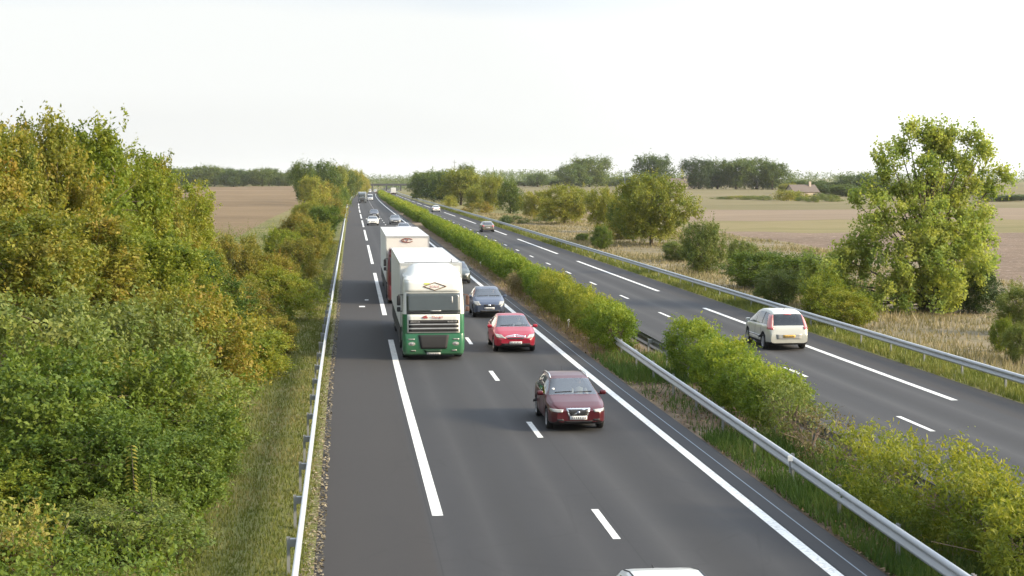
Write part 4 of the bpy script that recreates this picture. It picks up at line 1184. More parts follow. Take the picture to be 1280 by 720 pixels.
# ---- body shapes
def estate_spec():
    return dict(L=4.52, wr=.31, wheels=(.88, 3.52), ws=(1.2, 2.02), rs=(4.02, 4.38), side=((1.5, 2.35), (2.43, 3.2), (3.3, 3.95)),
        top=[(0, .62), (.05, .70), (.18, .76), (.5, .86), (1.12, .97), (1.22, 1.0), (2.0, 1.38), (2.3, 1.44), (3.0, 1.455), (3.7, 1.42), (4.02, 1.36), (4.38, 1.0), (4.46, .93), (4.52, .82)],
        belt=[(0, .58), (.2, .70), (.6, .80), (1.2, .90), (2.4, .94), (3.6, .99), (4.2, 1.0), (4.52, .86)],
        w=[(0, .62), (.04, .71), (.15, .79), (.4, .86), (.9, .885), (2.5, .885), (3.7, .88), (4.2, .84), (4.45, .78), (4.52, .7)],
        rw=[(0, .55), (.3, .74), (1.2, .78), (1.5, .72), (2.0, .62), (2.6, .61), (3.6, .59), (4.05, .57), (4.4, .68), (4.52, .64)],
        bot=[(0, .32), (.06, .24), (.5, .2), (4.0, .2), (4.45, .3), (4.52, .36)])
def hatch_spec():
    return dict(L=4.26, wr=.31, wheels=(.86, 3.47), ws=(1.02, 1.98), rs=(3.55, 4.05), side=((1.42, 2.3), (2.38, 3.1), (3.18, 3.5)),
        top=[(0, .58), (.05, .67), (.2, .76), (.5, .88), (.95, .99), (1.05, 1.02), (1.9, 1.4), (2.3, 1.455), (2.9, 1.44), (3.5, 1.33), (4.02, 1.02), (4.15, .93), (4.26, .78)],
        belt=[(0, .54), (.2, .70), (.6, .83), (1.1, .92), (2.4, .96), (3.5, 1.0), (4.0, 1.0), (4.26, .84)],
        w=[(0, .58), (.04, .68), (.15, .78), (.4, .855), (.9, .885), (2.5, .885), (3.5, .875), (4.0, .82), (4.2, .74), (4.26, .66)],
        rw=[(0, .5), (.3, .72), (1.05, .77), (1.4, .7), (1.95, .6), (2.6, .59), (3.4, .57), (3.7, .58), (4.1, .68), (4.26, .6)],
        bot=[(0, .32), (.06, .23), (.5, .2), (3.8, .2), (4.2, .3), (4.26, .38)])
def mini_spec():
    return dict(L=3.78, wr=.3, wheels=(.68, 3.12), ws=(.8, 1.66), rs=(3.3, 3.66), side=((1.14, 1.98), (2.06, 2.78), (2.86, 3.2)),
        top=[(0, .64), (.05, .74), (.15, .82), (.4, .93), (.76, 1.03), (.84, 1.06), (1.6, 1.42), (1.95, 1.5), (2.6, 1.5), (3.25, 1.4), (3.62, 1.02), (3.72, .9), (3.78, .76)],
        belt=[(0, .6), (.15, .76), (.5, .88), (.9, .97), (2.0, 1.0), (3.2, 1.05), (3.6, 1.02), (3.78, .84)],
        w=[(0, .58), (.04, .68), (.14, .76), (.35, .82), (.7, .848), (2.5, .848), (3.2, .83), (3.6, .77), (3.78, .66)],
        rw=[(0, .5), (.3, .7), (.84, .75), (1.2, .68), (1.65, .6), (2.4, .59), (3.1, .57), (3.35, .58), (3.65, .68), (3.78, .6)],
        bot=[(0, .32), (.06, .23), (.5, .2), (3.4, .2), (3.7, .3), (3.78, .38)])
def mpv_spec():
    return dict(L=4.59, wr=.325, wheels=(.92, 3.65), ws=(.85, 2.1), rs=(4.2, 4.46), side=((1.3, 2.3), (2.38, 3.3), (3.38, 4.1)),
        top=[(0, .64), (.05, .74), (.2, .84), (.5, .95), (.82, 1.04), (.9, 1.07), (2.0, 1.55), (2.5, 1.66), (3.3, 1.68), (3.9, 1.64), (4.2, 1.56), (4.44, 1.06), (4.52, .96), (4.56, .9), (4.59, .6)],
        belt=[(0, .6), (.2, .76), (.6, .88), (1.0, .98), (2.4, 1.02), (3.6, 1.06), (4.3, 1.07), (4.5, .95), (4.59, .62)],
        w=[(0, .58), (.04, .68), (.15, .78), (.4, .87), (.9, .915), (2.5, .915), (3.7, .91), (4.2, .88), (4.45, .83), (4.55, .8), (4.59, .76)],
        rw=[(0, .5), (.3, .74), (.9, .8), (1.4, .74), (2.1, .66), (3.0, .64), (3.8, .62), (4.2, .63), (4.45, .76), (4.59, .7)],
        bot=[(0, .34), (.06, .25), (.5, .21), (4.1, .21), (4.5, .26), (4.59, .34)])
def sedan_spec():
    return dict(L=4.5, wr=.31, wheels=(.85, 3.5), ws=(1.15, 2.0), rs=(3.2, 3.78), side=((1.5, 2.35), (2.43, 3.15)),
        top=[(0, .6), (.05, .68), (.2, .75), (.5, .85), (1.08, .96), (1.18, .99), (1.95, 1.36), (2.3, 1.42), (2.8, 1.41), (3.2, 1.33), (3.78, 1.04), (3.9, 1.02), (4.4, .97), (4.47, .88), (4.5, .75)],
        belt=[(0, .56), (.2, .70), (.6, .80), (1.2, .90), (2.4, .94), (3.6, .97), (4.3, .93), (4.5, .8)],
        w=[(0, .6), (.04, .7), (.15, .79), (.4, .86), (.9, .88), (2.5, .88), (3.7, .87), (4.2, .83), (4.45, .76), (4.5, .68)],
        rw=[(0, .5), (.3, .72), (1.2, .76), (1.5, .7), (2.0, .6), (2.6, .59), (3.2, .58), (3.75, .68), (4.2, .7), (4.5, .62)],
        bot=[(0, .32), (.06, .24), (.5, .2), (4.0, .2), (4.4, .3), (4.5, .38)])

def vehicle_root(name, px_mid, d_front, label, cat, away=False, L=4.4, u=None, group=None):
    """root at the ground under the middle of a car whose end facing the camera is at distance d_front"""
    y = d_front + L / 2
    if u is None:
        x, _ = at_dist(px_mid, 400, d_front)
    else: x = u + float(off(y))
    h = (float(off(y + 2)) - float(off(y - 2))) / 4
    r = empty(name, (x, y, float(zroad(y))), -math.atan(h) + (math.pi if away else 0))
    return tag(r, label, cat, group)

GC = 'cars and vans on the motorway'
# --- dark red estate, nearest full car
c = Car(estate_spec()); DRED = paint('dark_red_metallic', (.07, .005, .01), .3, .1, .2, dirt_amt=.1)
r = vehicle_root('estate_car', 724, 46.1, 'dark red estate car with roof rails and a grille crossed by a silver bar', 'car', L=4.52, group=GC)
c.build(r, dict(body=DRED))
wheel_set(r, (.88 - 2.26, 3.52 - 2.26), .875, .31)
for sg in (1, -1):
    c.patch(r, 'headlight', [(sg * .48, 0, .60), (sg * .8, .3, .615), (sg * .86, .42, .70), (sg * .46, 0, .685)], (-.35 * sg, 1, 0), LAMP, .01, n=8, m=4)
    c.front(r, 'fog_lamp', sg * .55 - .1, sg * .55 + .1, .34, .40, BLACKPL, .008, n=4, m=2)
gr_ = c.front(r, 'grille', -.37, .37, .47, .72, CHROME, .012, .09)
c.front(r, 'grille_mesh', -.31, .31, .505, .69, BLACKPL, .02, .07, parent=gr_)
c.patch(r, 'emblem', [(-.23, 0, .505), (-.14, 0, .505), (.23, 0, .69), (.14, 0, .69)], (0, 1, 0), CHROME, .03, n=4, m=2, parent=gr_)
c.front(r, 'emblem', -.04, .04, .565, .635, simple('emblem_blue_grey', (.3, .33, .42), .3, .6), .038, n=2, m=2, parent=gr_)
c.front(r, 'lower_intake', -.45, .45, .30, .345, BLACKPL, .008, .05)
plate(c, r, 'front', .435, PLATE_W)
mirrors(r, c, 1.55, .99, .98, DRED)
m = MB()
for sg in (1, -1):
    pts = []
    for yy in np.linspace(2.15, 3.95, 8):
        h, _, _, _ = c.bvh.ray_cast(Vector((sg * .56, yy - 2.26, 3)), Vector((0, 0, -1))); pts.append((sg * .585, yy - 2.26, h.z + .045))
    pts[0] = (pts[0][0], pts[0][1], pts[0][2] - .05); pts[-1] = (pts[-1][0], pts[-1][1], pts[-1][2] - .05)
    m = MB(); m.tube(pts, .02, 6); m.build('roof_rail', CHROME, r, True)
m = MB(); m.tube([(0, 1.5, 1.4), (0, 1.62, 1.55)], [.012, .006], 5); m.build('aerial', BLACKPL, r)
doorlines(c, r, (1.45, 2.39, 3.24), .36, .9); handles(c, r, (2.12, 2.98), .78, DRED); wipers(c, r)
stk = c.patch(r, 'windscreen_sticker', [(-.62, 1.45, 2), (-.54, 1.45, 2), (-.54, 1.53, 2), (-.62, 1.53, 2)], (0, 0, -1), PLATE_W, .004, n=2, m=2)
ESTATE = r; r.scale = (.955, .96, .96)

# --- bright red hatchback
c = Car(hatch_spec()); RED = paint('bright_red_paint', (.3, .008, .03), .3, 0, .3, dirt_amt=.15)
r = vehicle_root('hatchback', 645, 67.6, 'bright red hatchback with a double chrome line across its nose, beside the green lorry', 'car', L=4.26, group=GC)
c.build(r, dict(body=RED)); wheel_set(r, (.86 - 2.13, 3.47 - 2.13), .875, .31)
for sg in (1, -1):
    c.patch(r, 'headlight', [(sg * .40, 0, .60), (sg * .78, .3, .64), (sg * .84, .45, .78), (sg * .62, .1, .75)], (-.4 * sg, 1, 0), LAMP, .01, n=8, m=4)
    c.patch(r, 'chrome_line', [(0, 0, .735), (sg * .42, 0, .675), (sg * .42, 0, .695), (0, 0, .765)], (0, 1, 0), CHROME, .014, n=6, m=2)
    c.patch(r, 'chrome_line', [(0, 0, .685), (sg * .42, 0, .64), (sg * .42, 0, .657), (0, 0, .71)], (0, 1, 0), CHROME, .014, n=6, m=2)
c.front(r, 'upper_intake', -.36, .36, .575, .63, BLACKPL, .008, .03)
c.front(r, 'lower_intake', -.62, .62, .3, .4, BLACKPL, .008, .05)
plate(c, r, 'front', .42, PLATE_W)
mirrors(r, c, 1.42, 1.0, .97, RED); doorlines(c, r, (1.4, 2.34), .36, .92); handles(c, r, (2.05,), .8, RED); wipers(c, r)
HATCH = r

# --- blue grey small hatchback
c = Car(mini_spec()); BLUE = paint('blue_grey_metallic', (.06, .08, .13), .3, .25, .4, dirt_amt=.25)
r = vehicle_root('hatchback', 612, 84.7, 'small blue grey hatchback with big bright headlights, behind the bright red hatchback', 'car', L=3.78, group=GC)
c.build(r, dict(body=BLUE)); wheel_set(r, (.68 - 1.89, 3.12 - 1.89), .84, .3, rim_mat=simple('grey_wheel_cover', (.3, .3, .32), .4))
for sg in (1, -1):
    c.patch(r, 'headlight', [(sg * .46, 0, .66), (sg * .72, .2, .66), (sg * .82, .45, .86), (sg * .56, .15, .86)], (-.4 * sg, 1, 0), LAMP, .01, n=8, m=4)
gr_ = c.front(r, 'grille', -.3, .3, .60, .70, BLACKPL, .01, .05)
c.front(r, 'emblem', -.07, .07, .635, .70, CHROME, .022, n=3, m=3, parent=gr_)
c.front(r, 'lower_intake', -.5, .5, .3, .38, BLACKPL, .008, .04)
c.front(r, 'bumper_strip', -.52, .52, .385, .40, CHROME, .012)
plate(c, r, 'front', .50, PLATE_W)
mirrors(r, c, 1.2, 1.04, .93, BLUE); doorlines(c, r, (1.12, 2.02), .36, .96); wipers(c, r)
MINI = r

# --- dark hatchback half hidden by the lorry
def plain_car(spec, px, d, paint_mat, label, away=False, u=None, rear_lamp=LAMP_R, plate_mat=PLATE_W, name='hatchback', cat='car'):
    c = Car(spec); r = vehicle_root(name, px, d, label, cat, away, spec['L'], u, GC); L = spec['L']; w = max(c.w)
    c.build(r, dict(body=paint_mat)); wheel_set(r, [yw - L / 2 for yw in spec['wheels']], w - .01, spec['wr'])
    hb = float(np.interp(.25, c.y, c.belt))
    for sg in (1, -1):
        c.patch(r, 'headlight', [(sg * .44, 0, hb - .12), (sg * .76, .3, hb - .10), (sg * .84, .45, hb + .02), (sg * .5, .1, hb)], (-.4 * sg, 1, 0), LAMP, .01, n=6, m=4)
        tb = float(np.interp(L - .2, c.y, c.belt))
        c.patch(r, 'tail_light', [(sg * .5, L, tb - .2), (sg * .8, L - .3, tb - .2), (sg * .86, L - .4, tb - .02), (sg * .6, L, tb - .02)], (-.5 * sg, -1, 0), rear_lamp, .01, n=6, m=4)
    c.front(r, 'grille', -.36, .36, hb - .13, hb - .06, BLACKPL, .008, .03)
    c.front(r, 'lower_intake', -.55, .55, .3, .39, BLACKPL, .008, .05)
    plate(c, r, 'front', .45, PLATE_W); plate(c, r, 'rear', .62 if spec['L'] > 4 else .55, plate_mat)
    mirrors(r, c, spec['ws'][0] + .35, hb + .26, w + .1, paint_mat)
    doorlines(c, r, [spec['side'][0][1] + .03], .36, .9)
    return r, c
P_DKG = paint('dark_green_paint', (.022, .035, .03), .3)
P_GREY = paint('grey_metallic', (.17, .18, .2), .3, .3)
P_SILV = paint('silver_lilac_metallic', (.5, .49, .56), .3, .3)
P_WHITE = paint('white_paint', (.74, .75, .73), .3, dirt_amt=.3)
P_GOLD = paint('grey_gold_metallic', (.2, .185, .15), .3, .3)
P_BLK = paint('dark_blue_paint', (.03, .035, .05), .3)
plain_car(hatch_spec(), 573, 112, P_DKG, 'dark green car almost hidden behind the green and white lorry, only its flank showing')
plain_car(sedan_spec(), 506, 212, P_SILV, 'pale silver car in the passing lane, lower half hidden by the rear lorry')
plain_car(hatch_spec(), 495, 256, P_GREY, 'grey car following the pale silver car in the passing lane')
plain_car(sedan_spec(), 467, 251, P_WHITE, 'white car in the slow lane behind the two lorries', name='saloon_car')
plain_car(hatch_spec(), 468.5, 305, P_BLK, 'dark blue car right behind the white car in the slow lane')
plain_car(hatch_spec(), 608, 218, P_GOLD, 'grey gold hatchback driving away in the outgoing slow lane, seen from behind', True, u=18.35, plate_mat=PLATE_W)
plain_car(sedan_spec(), 541, 352, P_WHITE, 'small white car driving away far up the outgoing lanes', True, u=18.3, name='saloon_car')
rw_, cw_ = plain_car(hatch_spec(), 824, 20.9, P_WHITE, 'white car at the bottom edge of the photo, only roof and aerial in view', u=4.72)
m = MB(); m.tube([(-.02, 1.38, 1.26), (-.06, 1.44, 1.36)], [.016, .01], 6); m.build('aerial', BLACKPL, rw_)
for sg in (1, -1):
    m = MB(); pts = []
    for yy in np.linspace(1.9, 3.4, 7):
        h, _, _, _ = cw_.bvh.ray_cast(Vector((sg * .53, yy - 2.13, 3)), Vector((0, 0, -1))); pts.append((sg * .53, yy - 2.13, h.z + .004))
    m.tube(pts, .012, 5); m.build('roof_seam', BLACKPL, rw_)

# --- silver people carrier driving away
c = Car(mpv_spec()); SILV = paint('champagne_silver', (.56, .56, .5), .3, .25)
r = vehicle_root('people_carrier', 987, 67.2, 'silver people carrier driving away, with tall red tail lights and a yellow plate', 'car', True, 4.59, group=GC)
c.build(r, dict(body=SILV, rear_glass=GLASS_T)); wheel_set(r, (.92 - 2.295, 3.65 - 2.295), .905, .325)
for sg in (1, -1):
    c.patch(r, 'tail_light', [(sg * .70, 4.56, .90), (sg * .94, 4.28, .90), (sg * .84, 4.02, 1.5), (sg * .60, 4.22, 1.5)], (-.75 * sg, -1, 0), LAMP_P, .012, n=6, m=10)
    c.patch(r, 'tail_light', [(sg * .66, 4.56, .90), (sg * .9, 4.3, .90), (sg * .9, 4.3, 1.0), (sg * .66, 4.56, 1.0)], (-.75 * sg, -1, 0), LAMP_R, .018, n=6, m=3)
    c.side(r, 'rub_strip', sg, 1.2, 3.2, .52, .56, CHROME, .012, n=12, m=1)
    c.patch(r, 'headlight', [(sg * .44, 0, .68), (sg * .76, .3, .72), (sg * .84, .5, .86), (sg * .5, .1, .8)], (-.4 * sg, 1, 0), LAMP, .01, n=6, m=4)
c.rear(r, 'bumper_recess', -.56, .56, .50, .70, simple('grey_silver_panel', (.4, .4, .38), .4, .3), .006, .03)  # grey bumper strip behind the yellow plate
c.rear(r, 'lower_valance', -.66, .66, .27, .33, BLACKPL, .01, .05)
plate(c, r, 'rear', .62, PLATE_Y)
c.rear(r, 'brake_light', -.16, .16, 1.50, 1.53, LAMP_R, .02, n=4, m=1)
mirrors(r, c, 1.42, 1.08, 1.0, SILV); doorlines(c, r, (1.28, 2.34, 3.32), .38, .98); handles(c, r, (2.05, 3.0), .88, SILV)
plate(c, r, 'front', .45, PLATE_W); c.front(r, 'lower_intake', -.55, .55, .32, .42, BLACKPL, .008, .05)
m = MB(); m.tube([(0, 1.35, 1.655), (0, 1.5, 1.8)], [.012, .006], 5); m.build('aerial', BLACKPL, r)
MPV = r

# ================================================================== people at the wheel
def person_meshes():
    bm = bmesh.new(); sk = bm.verts.layers.skin.verify()
    def v(p, rad, ry=None):
        q = bm.verts.new(p); q[sk].radius = (rad, ry or rad); return q
    pel = v((0, 0, .1), .15, .12); pel[sk].use_root = True
    ch = v((0, .02, .32), .15, .115); up = v((0, .05, .48), .16, .1); nk = v((0, .05, .58), .055); hd0 = v((0, .03, .66), .075, .085); hd1 = v((0, .02, .76), .082, .095); hd2 = v((0, .03, .83), .06, .07)
    bm.edges.new((pel, ch)); bm.edges.new((ch, up)); bm.edges.new((up, nk)); bm.edges.new((nk, hd0)); bm.edges.new((hd0, hd1)); bm.edges.new((hd1, hd2))
    for s in (1, -1):
        sh = v((.19 * s, .05, .48), .06); el = v((.25 * s, -.16, .30), .045); wr = v((.16 * s, -.40, .36), .032); h1 = v((.14 * s, -.46, .39), .035, .022); th = v((.11 * s, -.43, .41), .012)
        for a, b in ((up, sh), (sh, el), (el, wr), (wr, h1), (wr, th)): bm.edges.new((a, b))
        for k in range(4):
            f1 = v(((.15 - .018 * k) * s, -.49, .40 + .012 * k), .0095); f2 = v(((.13 - .016 * k) * s, -.50, .43 + .01 * k), .008); bm.edges.new((h1, f1)); bm.edges.new((f1, f2))
        hp = v((.1 * s, -.05, .08), .09); kn = v((.13 * s, -.45, .16), .065); an = v((.12 * s, -.72, -.12), .045); ft = v((.12 * s, -.86, -.12), .035)
        for a, b in ((pel, hp), (hp, kn), (kn, an), (an, ft)): bm.edges.new((a, b))
    me = bpy.data.meshes.new('person'); bm.to_mesh(me); bm.free()
    hm = MB(); hm.ellipsoid((0, .045, .8), (.092, .1, .075)); hm.ellipsoid((0, .085, .74), (.085, .06, .09))
    fm = MB(); fm.ellipsoid((0, -.082, .735), (.014, .022, .02), 8, 5)
    for s in (1, -1): fm.ellipsoid((.032 * s, -.066, .765), (.013, .012, .008), 8, 5); fm.ellipsoid((.086 * s, .02, .75), (.012, .022, .032), 8, 5)
    return me, hm.mesh('hair', None, True), fm.mesh('face', None, True)
pm_, hair_, face_ = person_meshes()
HAIR = simple('dark_brown_hair', (.04, .028, .02), .8)
SKINM = simple('skin', (.52, .33, .25), .6, var=.06)
def clothes(name, colr):
    t = NT(name); o = t.coord(); sep = t.n('ShaderNodeSeparateXYZ'); t.l(o, sep.inputs[0])
    neck = t.math('GREATER_THAN', sep.outputs[2], .575)
    hand = t.math('MULTIPLY', t.math('LESS_THAN', sep.outputs[1], -.37), t.math('GREATER_THAN', sep.outputs[2], .27))
    skin = t.math('MAXIMUM', neck, hand); legs = t.math('LESS_THAN', sep.outputs[2], .17)
    c = t.mix(legs, colr, (.03, .035, .06)); c = t.mix(skin, c, (.52, .33, .25))
    return t.done(t.bsdf(c, .8, 0, .2))
def driver(root, loc, mat, label):
    o = bpy.data.objects.new('person', pm_); col.objects.link(o)
    if not pm_.materials: pm_.materials.append(None)
    o.material_slots[0].link = 'OBJECT'; o.material_slots[0].material = mat
    o.matrix_world = root_matrix(root) @ Matrix.Translation(loc)
    md = o.modifiers.new('skin', 'SKIN'); md.use_smooth_shade = True
    o.modifiers.new('sub', 'SUBSURF').levels = 1; o.modifiers['sub'].render_levels = 1
    for nm, me, mt in (('hair', hair_, HAIR), ('face', face_, SKINM)):
        if not me.materials: me.materials.append(mt)
        link(nm, me, o)
    tag(o, label, 'person', 'drivers at the wheel')
def root_matrix(r): return Matrix.Translation(r.location) @ r.rotation_euler.to_matrix().to_4x4() @ Matrix.Diagonal((*r.scale, 1))
driver(ESTATE, (.36, .20, .54), clothes('pale_shirt', (.55, .53, .48)), 'driver in a pale top at the wheel of the dark red estate car')
driver(HATCH, (.36, .28, .54), clothes('grey_shirt', (.3, .3, .31)), 'driver in a grey top inside the bright red hatchback')
driver(MINI, (.36, .20, .56), clothes('dark_shirt', (.1, .11, .14)), 'driver in a dark top inside the small blue grey hatchback')
driver(MPV, (.36, .22, .58), clothes('brown_shirt', (.14, .1, .08)), 'driver inside the silver people carrier')
# ================================================================== lorries
TW = paint('lorry_white_paint', (.66, .67, .64), .4, 0, .3, dirt_amt=.25)
TBOX = simple('white_box_body', (.7, .7, .68), .5, var=.1, scale=1.2)
TGREEN = paint('lorry_green_paint', (.02, .135, .06), .35, 0, .5, dirt_amt=.35)
TRED = paint('lorry_red_paint', (.13, .014, .018), .35)
ALU = simple('aluminium_trim', (.6, .61, .6), .4, .6)
DARKM = simple('dark_mesh', (.02, .02, .022), .7)
CHAS = simple('dirty_chassis', (.035, .033, .03), .85)
BROWNL = simple('brown_emblem_line', (.16, .09, .05), .6); PINKL = simple('faded_red_lettering', (.6, .3, .27), .6); REDL = simple('red_lettering', (.42, .05, .05), .6); GRNL = simple('yellow_green_mark', (.5, .55, .14), .6)
PALEL = simple('pale_grey_lettering', (.45, .45, .45), .5)

def cab_loft(levels, name, mat, root, n_c=6):
    """levels: (z, half width, y front, y rear, corner radius); lofted rounded-rectangle plan"""
    V = []; F = []; m = None
    for (z, w, yf, yr, cr) in levels:
        ring = []
        for (cx, cy, a0) in ((w - cr, yf + cr, -90), (w - .05, yr - .05, 0), (-w + .05, yr - .05, 90), (-w + cr, yf + cr, 180)):
            c = cr if cy < (yf + yr) / 2 else .05
            for k in range(n_c + 1):
                a = R(a0 + 90 * k / n_c); ring.append((cx + c * math.cos(a), cy + c * math.sin(a), z))
        m = len(ring); V += ring
    for j in range(len(levels) - 1):
        for k in range(m):
            k2 = (k + 1) % m; F.append((j * m + k, j * m + k2, (j + 1) * m + k2, (j + 1) * m + k))
    F.append(tuple(range(m))[::-1]); F.append(tuple(range((len(levels) - 1) * m, len(levels) * m)))
    o = link(name, mesh_py(name, V, F, mat, True), root); autosmooth(o, 32)
    return o, V, F

def text_part(body, size, loc, mat, parent, name, rot=(R(90), 0, 0), shear=0.0):
    cu = bpy.data.curves.new(name, 'FONT'); cu.body = body; cu.size = size; cu.extrude = .004; cu.align_x = 'CENTER'; cu.align_y = 'CENTER'; cu.shear = shear
    tmp = bpy.data.objects.new(name, cu); col.objects.link(tmp)
    dg = bpy.context.evaluated_depsgraph_get(); me = bpy.data.meshes.new_from_object(tmp.evaluated_get(dg))
    bpy.data.objects.remove(tmp)
    me.materials.clear(); me.materials.append(mat)
    o = link(name, me, parent); o.location = loc; o.rotation_euler = rot
    return o

def lorry(name, px, d, label, top, low, length, box_h, deflector, box_y0, w_box=1.27, detailed=True, u=None, away=False):
    y = d
    x = at_dist(px, 400, d)[0] if u is None else u + float(off(y))
    h = (float(off(y + 4)) - float(off(y))) / 4
    r = empty(name, (x, y, float(zroad(y))), -math.atan(h) + (math.pi if away else 0)); tag(r, label, 'lorry', 'lorries on the motorway')
    # cab: front plane at y=0
    lowr = 0 if detailed else .16
    lowcab, VL, FL = cab_loft([(1.06, 1.23, .0, 2.0, .16), (1.5, 1.235, .0, 2.0, .17), (1.85, 1.235, .03, 2.0, .19)], 'lower_cab', low, r)
    cab, V, F = cab_loft([(1.851, 1.235, .03, 2.0, .19), (2.3, 1.22, .11, 2.0, .2), (2.72, 1.2, .2, 2.0, .22), (3.0, 1.185, .26, 2.02, .24), (3.22 - lowr, 1.16, .34, 2.05, .26), (3.34 - lowr, 1.08, .52, 2.05, .3)], 'cab', top, r)
    bvh = BVHTree.FromPolygons([Vector(v) for v in V], F)
    def patch(nm, x0, x1, z0, z1, mat, lift=.012, parent=None, taper=0, n=8, m=4, x=None, thick=.01):
        VV = []
        for j in range(m + 1):
            for i in range(n + 1):
                uu, vv = i / n, j / m; tp = taper * (1 - vv)
                p = Vector((x0 + tp + (x1 - x0 - 2 * tp) * uu, -2, z0 + (z1 - z0) * vv))
                hh = bvh.ray_cast(p, Vector((0, 1, 0)))[0]
                VV.append((p.x, (hh.y if hh else .2) - lift, p.z))
        FF = [(j * (n + 1) + i, j * (n + 1) + i + 1, (j + 1) * (n + 1) + i + 1, (j + 1) * (n + 1) + i) for j in range(m) for i in range(n)]
        o = link(nm, mesh_py(nm, VV, FF, mat, True), parent or r); md = o.modifiers.new('t', 'SOLIDIFY'); md.thickness = thick; md.offset = 0
        return o
    bump, VB, FB = cab_loft([(.2, 1.17, .06, 1.0, .18), (.27, 1.21, -.03, 1.0, .2), (.45, 1.235, -.07, 1.0, .2), (.75, 1.245, -.06, 1.0, .2), (1.0, 1.24, -.02, 1.0, .18), (1.059, 1.235, .0, 1.0, .17)], 'bumper', low, r)
    bvhB = BVHTree.FromPolygons([Vector(v) for v in VB], FB)
    bvh = BVHTree.FromPolygons([Vector(v) for v in V + VB + VL], list(F) + [tuple(i + len(V) for i in f) for f in FB] + [tuple(i + len(V) + len(VB) for i in f) for f in FL])
    ws = patch('windscreen', -1.08, 1.08, 1.9, 2.68, GLASS_TRUCK, .012, n=14, m=6)
    patch('windscreen_band', -1.08, 1.08, 1.86, 1.935, BLACKPL, .02, n=14, m=1)
    m = MB()
    for x0, x1 in ((-.95, -.2), (-.1, .75)): m.tube([(x0, -.0, 1.93), (x1, .03, 2.0)], .012, 4)
    m.build('wiper', BLACKPL, r)
    patch('dashboard_papers', -.12, .3, 1.965, 2.0, PALEL, .018, n=4, m=1, parent=ws); patch('pennant', .72, .78, 2.3, 2.55, PALEL, .02, n=1, m=3, parent=ws)
    # front panel with grille slats
    gp = patch('grille', -1.05, 1.05, 1.1, 1.84, top, .022, n=12, m=6)
    for z0, z1 in ((1.47, 1.62), (1.31, 1.42), (1.15, 1.25)): patch('grille_slot', -1.0, 1.0, z0, z1, DARKM, .034, parent=gp, n=12, m=1)
    for z in (1.445, 1.28): patch('grille_bar', -1.02, 1.02, z - .018, z + .018, ALU, .05, parent=gp, n=12, m=1)
    # side strips carry the lower colour up beside the grille
    for sg in (1, -1):
        m = MB(); a, b = sorted((sg * 1.2, sg * 1.244)); m.box(a, b, .55, 1.5, 1.3, 1.84); m.build('door_panel', top, r)
        # side window and door
        m = MB(); a, b = sorted((sg * 1.2, sg * 1.243)); m.add([(a if sg > 0 else b, .42, 1.95), (a if sg > 0 else b, 1.35, 1.9), (a if sg > 0 else b, 1.35, 2.62), (a if sg > 0 else b, .55, 2.6),
              (b - .0 if sg > 0 else a, .42, 1.95), (b if sg > 0 else a, 1.35, 1.9), (sg * 1.225, 1.35, 2.62), (sg * 1.225, .55, 2.6)], [(0, 1, 2, 3), (4, 7, 6, 5), (0, 4, 5, 1), (1, 5, 6, 2), (2, 6, 7, 3), (3, 7, 4, 0)])
        m.build('side_window', GLASS_TRUCK, r)
        # mirrors on arms
        m = MB(); m.rbox(sg * 1.38 - .075, sg * 1.38 + .075, .28, .4, 2.18, 2.58, .04); m.rbox(sg * 1.38 - .075, sg * 1.38 + .075, .28, .4, 1.93, 2.13, .04)
        m.tube([(sg * 1.2, .3, 2.62), (sg * 1.4, .34, 2.6)], .02, 5).tube([(sg * 1.2, .3, 1.95), (sg * 1.4, .34, 1.95)], .02, 5)
        o = m.build('mirror', MIRROR_BACK[sg] if detailed else BLACKPL, r)
        g = MB(); g.box(sg * 1.38 - .06, sg * 1.38 + .06, .401, .405, 2.21, 2.55); g.build('mirror_glass', MIRG, o)
        # lamps
        hl = MB(); hl.ellipsoid((sg * .88, -.045, .66), (.17, .035, .095), 14, 8); o = hl.build('headlight', LAMP, r, True)
        b2 = MB(); b2.ellipsoid((sg * .88, -.075, .66), (.06, .015, .05), 10, 6); b2.build('lens', simple('lens_grey', (.35, .35, .36), .2, .5), o, True)
        patch('indicator', min(sg * .76, sg * 1.02), max(sg * .76, sg * 1.02), .83, .875, LAMP, .015, n=4, m=1)
        patch('fog_lamp', min(sg * .72, sg * .92), max(sg * .72, sg * .92), .37, .42, LAMP, .012, n=4, m=1)
        patch('visor_lamp', min(sg * .83, sg * .91), max(sg * .83, sg * .91), 3.06, 3.1, BLACKPL, .015, n=2, m=1)
    patch('lower_grille', -.62, .62, .47, 1.02, DARKM, .018, taper=.1, n=10, m=6, thick=.02)
    patch('bumper_slot', -.4, .34, .3, .42, simple('dark_green_recess', (.008, .04, .02), .6) if detailed else DARKM, .014, taper=.07, n=6, m=2)
    pl = patch('number_plate', -.28, .27, .19, .31, PLATE_W, .05, n=4, m=2)
    m = MB()
    for k in range(7): m.box(-.23 + k * .068, -.19 + k * .068, -.135, -.128, .22, .285)
    m.build('plate_lettering', PLATE_T, pl)
    m = MB(); m.rbox(-1.2, 1.2, .1, .9, .32, .5, .02); m.build('step', CHAS, r)
    # visor panel with the lozenge emblem
    vp = patch('visor_panel', -1.13, 1.13, 2.735, 3.17, top, .03, n=12, m=4)
